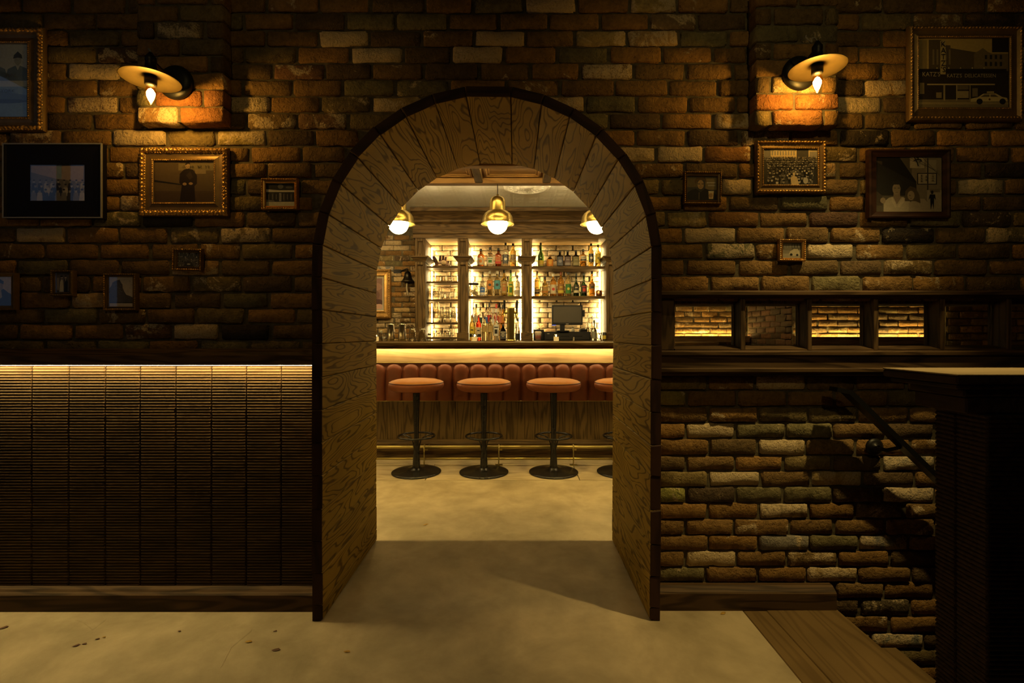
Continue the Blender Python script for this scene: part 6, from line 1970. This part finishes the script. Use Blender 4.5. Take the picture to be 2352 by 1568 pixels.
# ---------------------------------------------------------------- wall sconces
def sconce(label, X, z_plate, z_shade, ywall, yshade, hook):
    t = thing('wall_sconce', label, 'wall lamp', (X, ywall, z_plate), 'brass disc sconces on the brick piers')
    zs = z_shade - z_plate
    ys = yshade - ywall
    Mp = Matrix.Rotation(PI / 2, 4, 'X')
    MB().lathe([(0.0, 0.0), (0.068, 0.0), (0.070, 0.004), (0.070, 0.012), (0.064, 0.020), (0.045, 0.026), (0.0, 0.028)], 36, M=Mp).build('backplate', IRON, t)
    MB().tube([(0, -0.02, 0), (0, -0.05, 0.012), (0, ys * 0.62, zs + 0.055), (0, ys * 0.85, zs + 0.062), (0, ys, zs + 0.060)], 0.008, 10).build('arm', IRON, t)
    MB().lathe([(0.030, zs + 0.004), (0.028, zs + 0.018), (0.020, zs + 0.034), (0.017, zs + 0.055), (0.019, zs + 0.060), (0.019, zs + 0.072), (0.012, zs + 0.082), (0.007, zs + 0.092), (0.0, zs + 0.093)], 24, (0, ys, 0)).build('neck', IRON, t)
    sh = MB()
    sh.lathe([(0.012, zs + 0.005), (0.05, zs + 0.002), (0.082, zs - 0.005), (0.099, zs - 0.010), (0.1005, zs - 0.0125), (0.0985, zs - 0.013), (0.082, zs - 0.008), (0.05, zs - 0.001), (0.012, zs + 0.002)], 56, (0, ys, 0))
    sh.build('shade', AGEDB, t)
    MB().lathe([(0.0, zs + 0.001), (0.021, zs + 0.001), (0.0205, zs - 0.030), (0.016, zs - 0.036), (0.0, zs - 0.036)], 20, (0, ys, 0)).build('socket', IRON, t)
    bz_ = zs - 0.034
    b = MB().lathe([(0.011, bz_), (0.013, bz_ - 0.006), (0.0185, bz_ - 0.022), (0.019, bz_ - 0.032), (0.014, bz_ - 0.052), (0.007, bz_ - 0.068), (0.002, bz_ - 0.075), (0.0, bz_ - 0.076)], 20, (0, ys, 0)).build('bulb', BULBGLASS, t)
    MB().lathe([(0.0, bz_ - 0.010), (0.008, bz_ - 0.016), (0.0145, bz_ - 0.028), (0.0140, bz_ - 0.040), (0.008, bz_ - 0.056), (0.0, bz_ - 0.068)], 12, (0, ys, 0)).build('filament', FILAMENT, b)
    if hook:
        MB().tube([(0, ys, zs + 0.092), (-0.012, ys - 0.004, zs + 0.104), (-0.026, ys - 0.008, zs + 0.098), (-0.030, ys - 0.01, zs + 0.080), (-0.040, ys - 0.012, zs + 0.088), (-0.052, ys - 0.012, zs + 0.100), (-0.050, ys - 0.012, zs + 0.108)], 0.0028, 8).build('twisted_flex', colmat((.40, .36, .30)), t)
    else:
        MB().tube([(0, ys, zs + 0.090), (-0.003, ys, zs + 0.102), (-0.008, ys, zs + 0.106)], 0.004, 8).build('flex_stub', colmat((.20, .20, .20)), t)
    return t


sconce('brass disc sconce with glowing bulb, left of the arch', -1.401, 2.189, 2.140, YD(2.022) - 0.002, YD(1.873), False)
sconce('brass disc sconce with glowing bulb and twisted flex, right of the arch', 1.166, 2.222, 2.190, YD(2.012) - 0.002, YD(1.884), True)

# ---------------------------------------------------------------- handrail on the lower right wall
DH = 1.995
A0, A1, A2 = P(1914, 893, DH), P(1945, 899, DH), P(2300, 1243, DH)
hr = thing('handrail', 'black iron handrail sloping down the stair wall', 'handrail', (A0.x, A0.y, A0.z))
m = MB()
w2, t2 = 0.026, 0.009
path = [A0 - hr.location, A1 - hr.location, A2 - hr.location]
v, f = [], []
for i, p_ in enumerate(path):
    d = (path[min(i + 1, 2)] - path[max(i - 1, 0)]).normalized()
    nrm = Vector((-d.z, 0, d.x))
    for sy, sz in ((-1, -1), (1, -1), (1, 1), (-1, 1)):
        v.append(p_ + Vector((0, sy * w2, 0)) + nrm * (sz * t2 * (1.15 if i == 1 else 1.0)))
for i in range(2):
    for q in range(4):
        f.append((i * 4 + q, i * 4 + (q + 1) % 4, (i + 1) * 4 + (q + 1) % 4, (i + 1) * 4 + q))
f += [(3, 2, 1, 0), (8, 9, 10, 11)]
m.add(v, f).build('rail', IRON, hr)
B = P(2007, 1026, CAMD - 0.01) - hr.location
m = MB().lathe([(0.0, 0.0), (0.036, 0.0), (0.037, 0.006), (0.026, 0.012), (0.012, 0.016), (0.012, 0.026), (0.0, 0.028)], 28, M=Matrix.Translation(B) @ Matrix.Rotation(PI / 2, 4, 'X'))
br = m.build('rosette', IRON, hr)
E = P(2052, 1003, DH) - hr.location
MB().tube([B + Vector((0, -0.02, 0)), B + Vector((0.02, -0.045, -0.004)), B + Vector((0.055, -0.065, 0.012)), E + Vector((0, 0, -0.006))], 0.0085, 10).build('bracket_arm', IRON, br)

# ---------------------------------------------------------------- dark service counter at the right edge
CT = thing('service_counter', 'dark reeded wooden counter at the right edge of the picture', 'counter', (1.6, YD(1.30), 0))
CO = CT.location.copy()
zt = 1.050
cx0, cx1, cy0, cy1 = 1.110, 2.40, YD(1.225), YD(1.475)
CWOOD = wood('near_black_oak', (0.050, 0.028, 0.018), (0.014, 0.008, 0.006), 1, 0.4, 24, 9, .8, 1, .4, .3)
CTOP = wood('lit_counter_top', (0.34, 0.26, 0.155), (0.22, 0.165, 0.095), 0, 0.4, 18, 8, .8, .6, .5)  # paler than the body: the downlight falling on it is put into the colour
MB().box(cx0, cx1, cy0, cy1, zt - 0.004, zt, 0.001).build('counter_top', CTOP, CT, (0, 0, 0), CO)
e = MB()
for x0_, y0_, y1_, z0_, z1_ in ((cx0, cy0, cy1, zt - 0.026, zt - 0.004), (cx0 + 0.012, cy0 + 0.012, cy1 - 0.012, zt - 0.040, zt - 0.026), (cx0 + 0.045, cy0 + 0.03, cy1 - 0.045, zt - 0.062, zt - 0.040), (cx0 + 0.055, cy0 + 0.035, cy1 - 0.05, zt - 0.105, zt - 0.062)):
    e.box(x0_, cx1, y0_, y1_, z0_, z1_, 0.004)
e.build('edge_moulding', CWOOD, CT, (0, 0, 0), CO)
bx0, by0, by1 = 1.212, YD(1.228) + 0.025, YD(1.412)
MB().box(bx0 + 0.018, cx1, by0 + 0.018, by1, 0.0, zt - 0.105).build('carcass', CWOOD, CT, (0, 0, 0), CO)
RMC = reed_mesh(0.092, 0.94, 0.0122, CWOOD)
yy = [by0, by0 + (by1 - by0) * 0.58, by1]
for k in range(2):
    o = place('board', RMC, CT, Vector((bx0, (yy[k] + yy[k + 1]) / 2, 0.003)) - CO, (0, 0, -PI / 2), ((yy[k + 1] - yy[k]) / 0.092, 1, 1))
for k in range(7):
    o = place('board', RMC, CT, Vector((bx0 + 0.002 + 0.17 * k + 0.085, by0, 0.003)) - CO, None, (0.17 / 0.092, 1, 1))

# ---------------------------------------------------------------- dry leaves on the floor
LEAFM = [plain('dry_leaf_yellow', (.42, .25, .04), .7, var=.3), plain('dry_leaf_brown', (.13, .06, .03), .7, var=.3)]
LV = [(8, 1442, 1, .5, 'dark'), (175, 1483, 1, .4, ''), (194, 1479, 1, .3, ''), (239, 1464, 0, .25, ''), (224, 1468, 1, .3, ''), (571, 1474, 0, .45, ''), (634, 1493, 1, .5, ''), (797, 1497, 0, .4, ''), (978, 1205, 0, .55, ''), (1661, 1409, 0, .45, ''), (412, 1450, 1, .25, ''), (632, 1450, 1, .25, '')]
WH = ('at the far left of the floor', 'first of the cluster under the wainscot', 'beside the first of the cluster under the wainscot', 'yellow, at the end of the cluster under the wainscot', 'just left of the yellow one in the cluster', 'under the crack left of the arch', 'nearest the left foot of the arch', 'in front of the archway on the left', 'in the bar room beyond the arch', 'in front of the right baseboard', 'alone in the middle of the left floor', 'tiny, left of the arch foot near the baseboard')
for (px, py, k, s, _), wh in zip(LV, WH):
    D = CAMH * F / (py - CY)
    c = P(px, py, D)
    L = 0.034 * s / .5
    m = MB()
    pts = [(-L / 2, 0, 0.001), (-L * .2, -L * .22, 0.002), (L * .2, -L * .2, 0.003), (L / 2, 0, 0.002), (L * .2, L * .2, 0.004), (-L * .2, L * .22, 0.0015)]
    m.add(pts + [(0, 0, 0.0045)], [(i, (i + 1) % 6, 6) for i in range(6)])
    m.add(pts, [(5, 4, 3, 2, 1, 0)])
    o = m.build('dry_leaf', LEAFM[k], None, (c.x, c.y, 0.0003 + 0.0))
    o.rotation_euler.z = random.uniform(-.5, .5)
    tag(o, 'small dry leaf fragment ' + wh, 'leaf', 'dry leaf fragments on the floor')
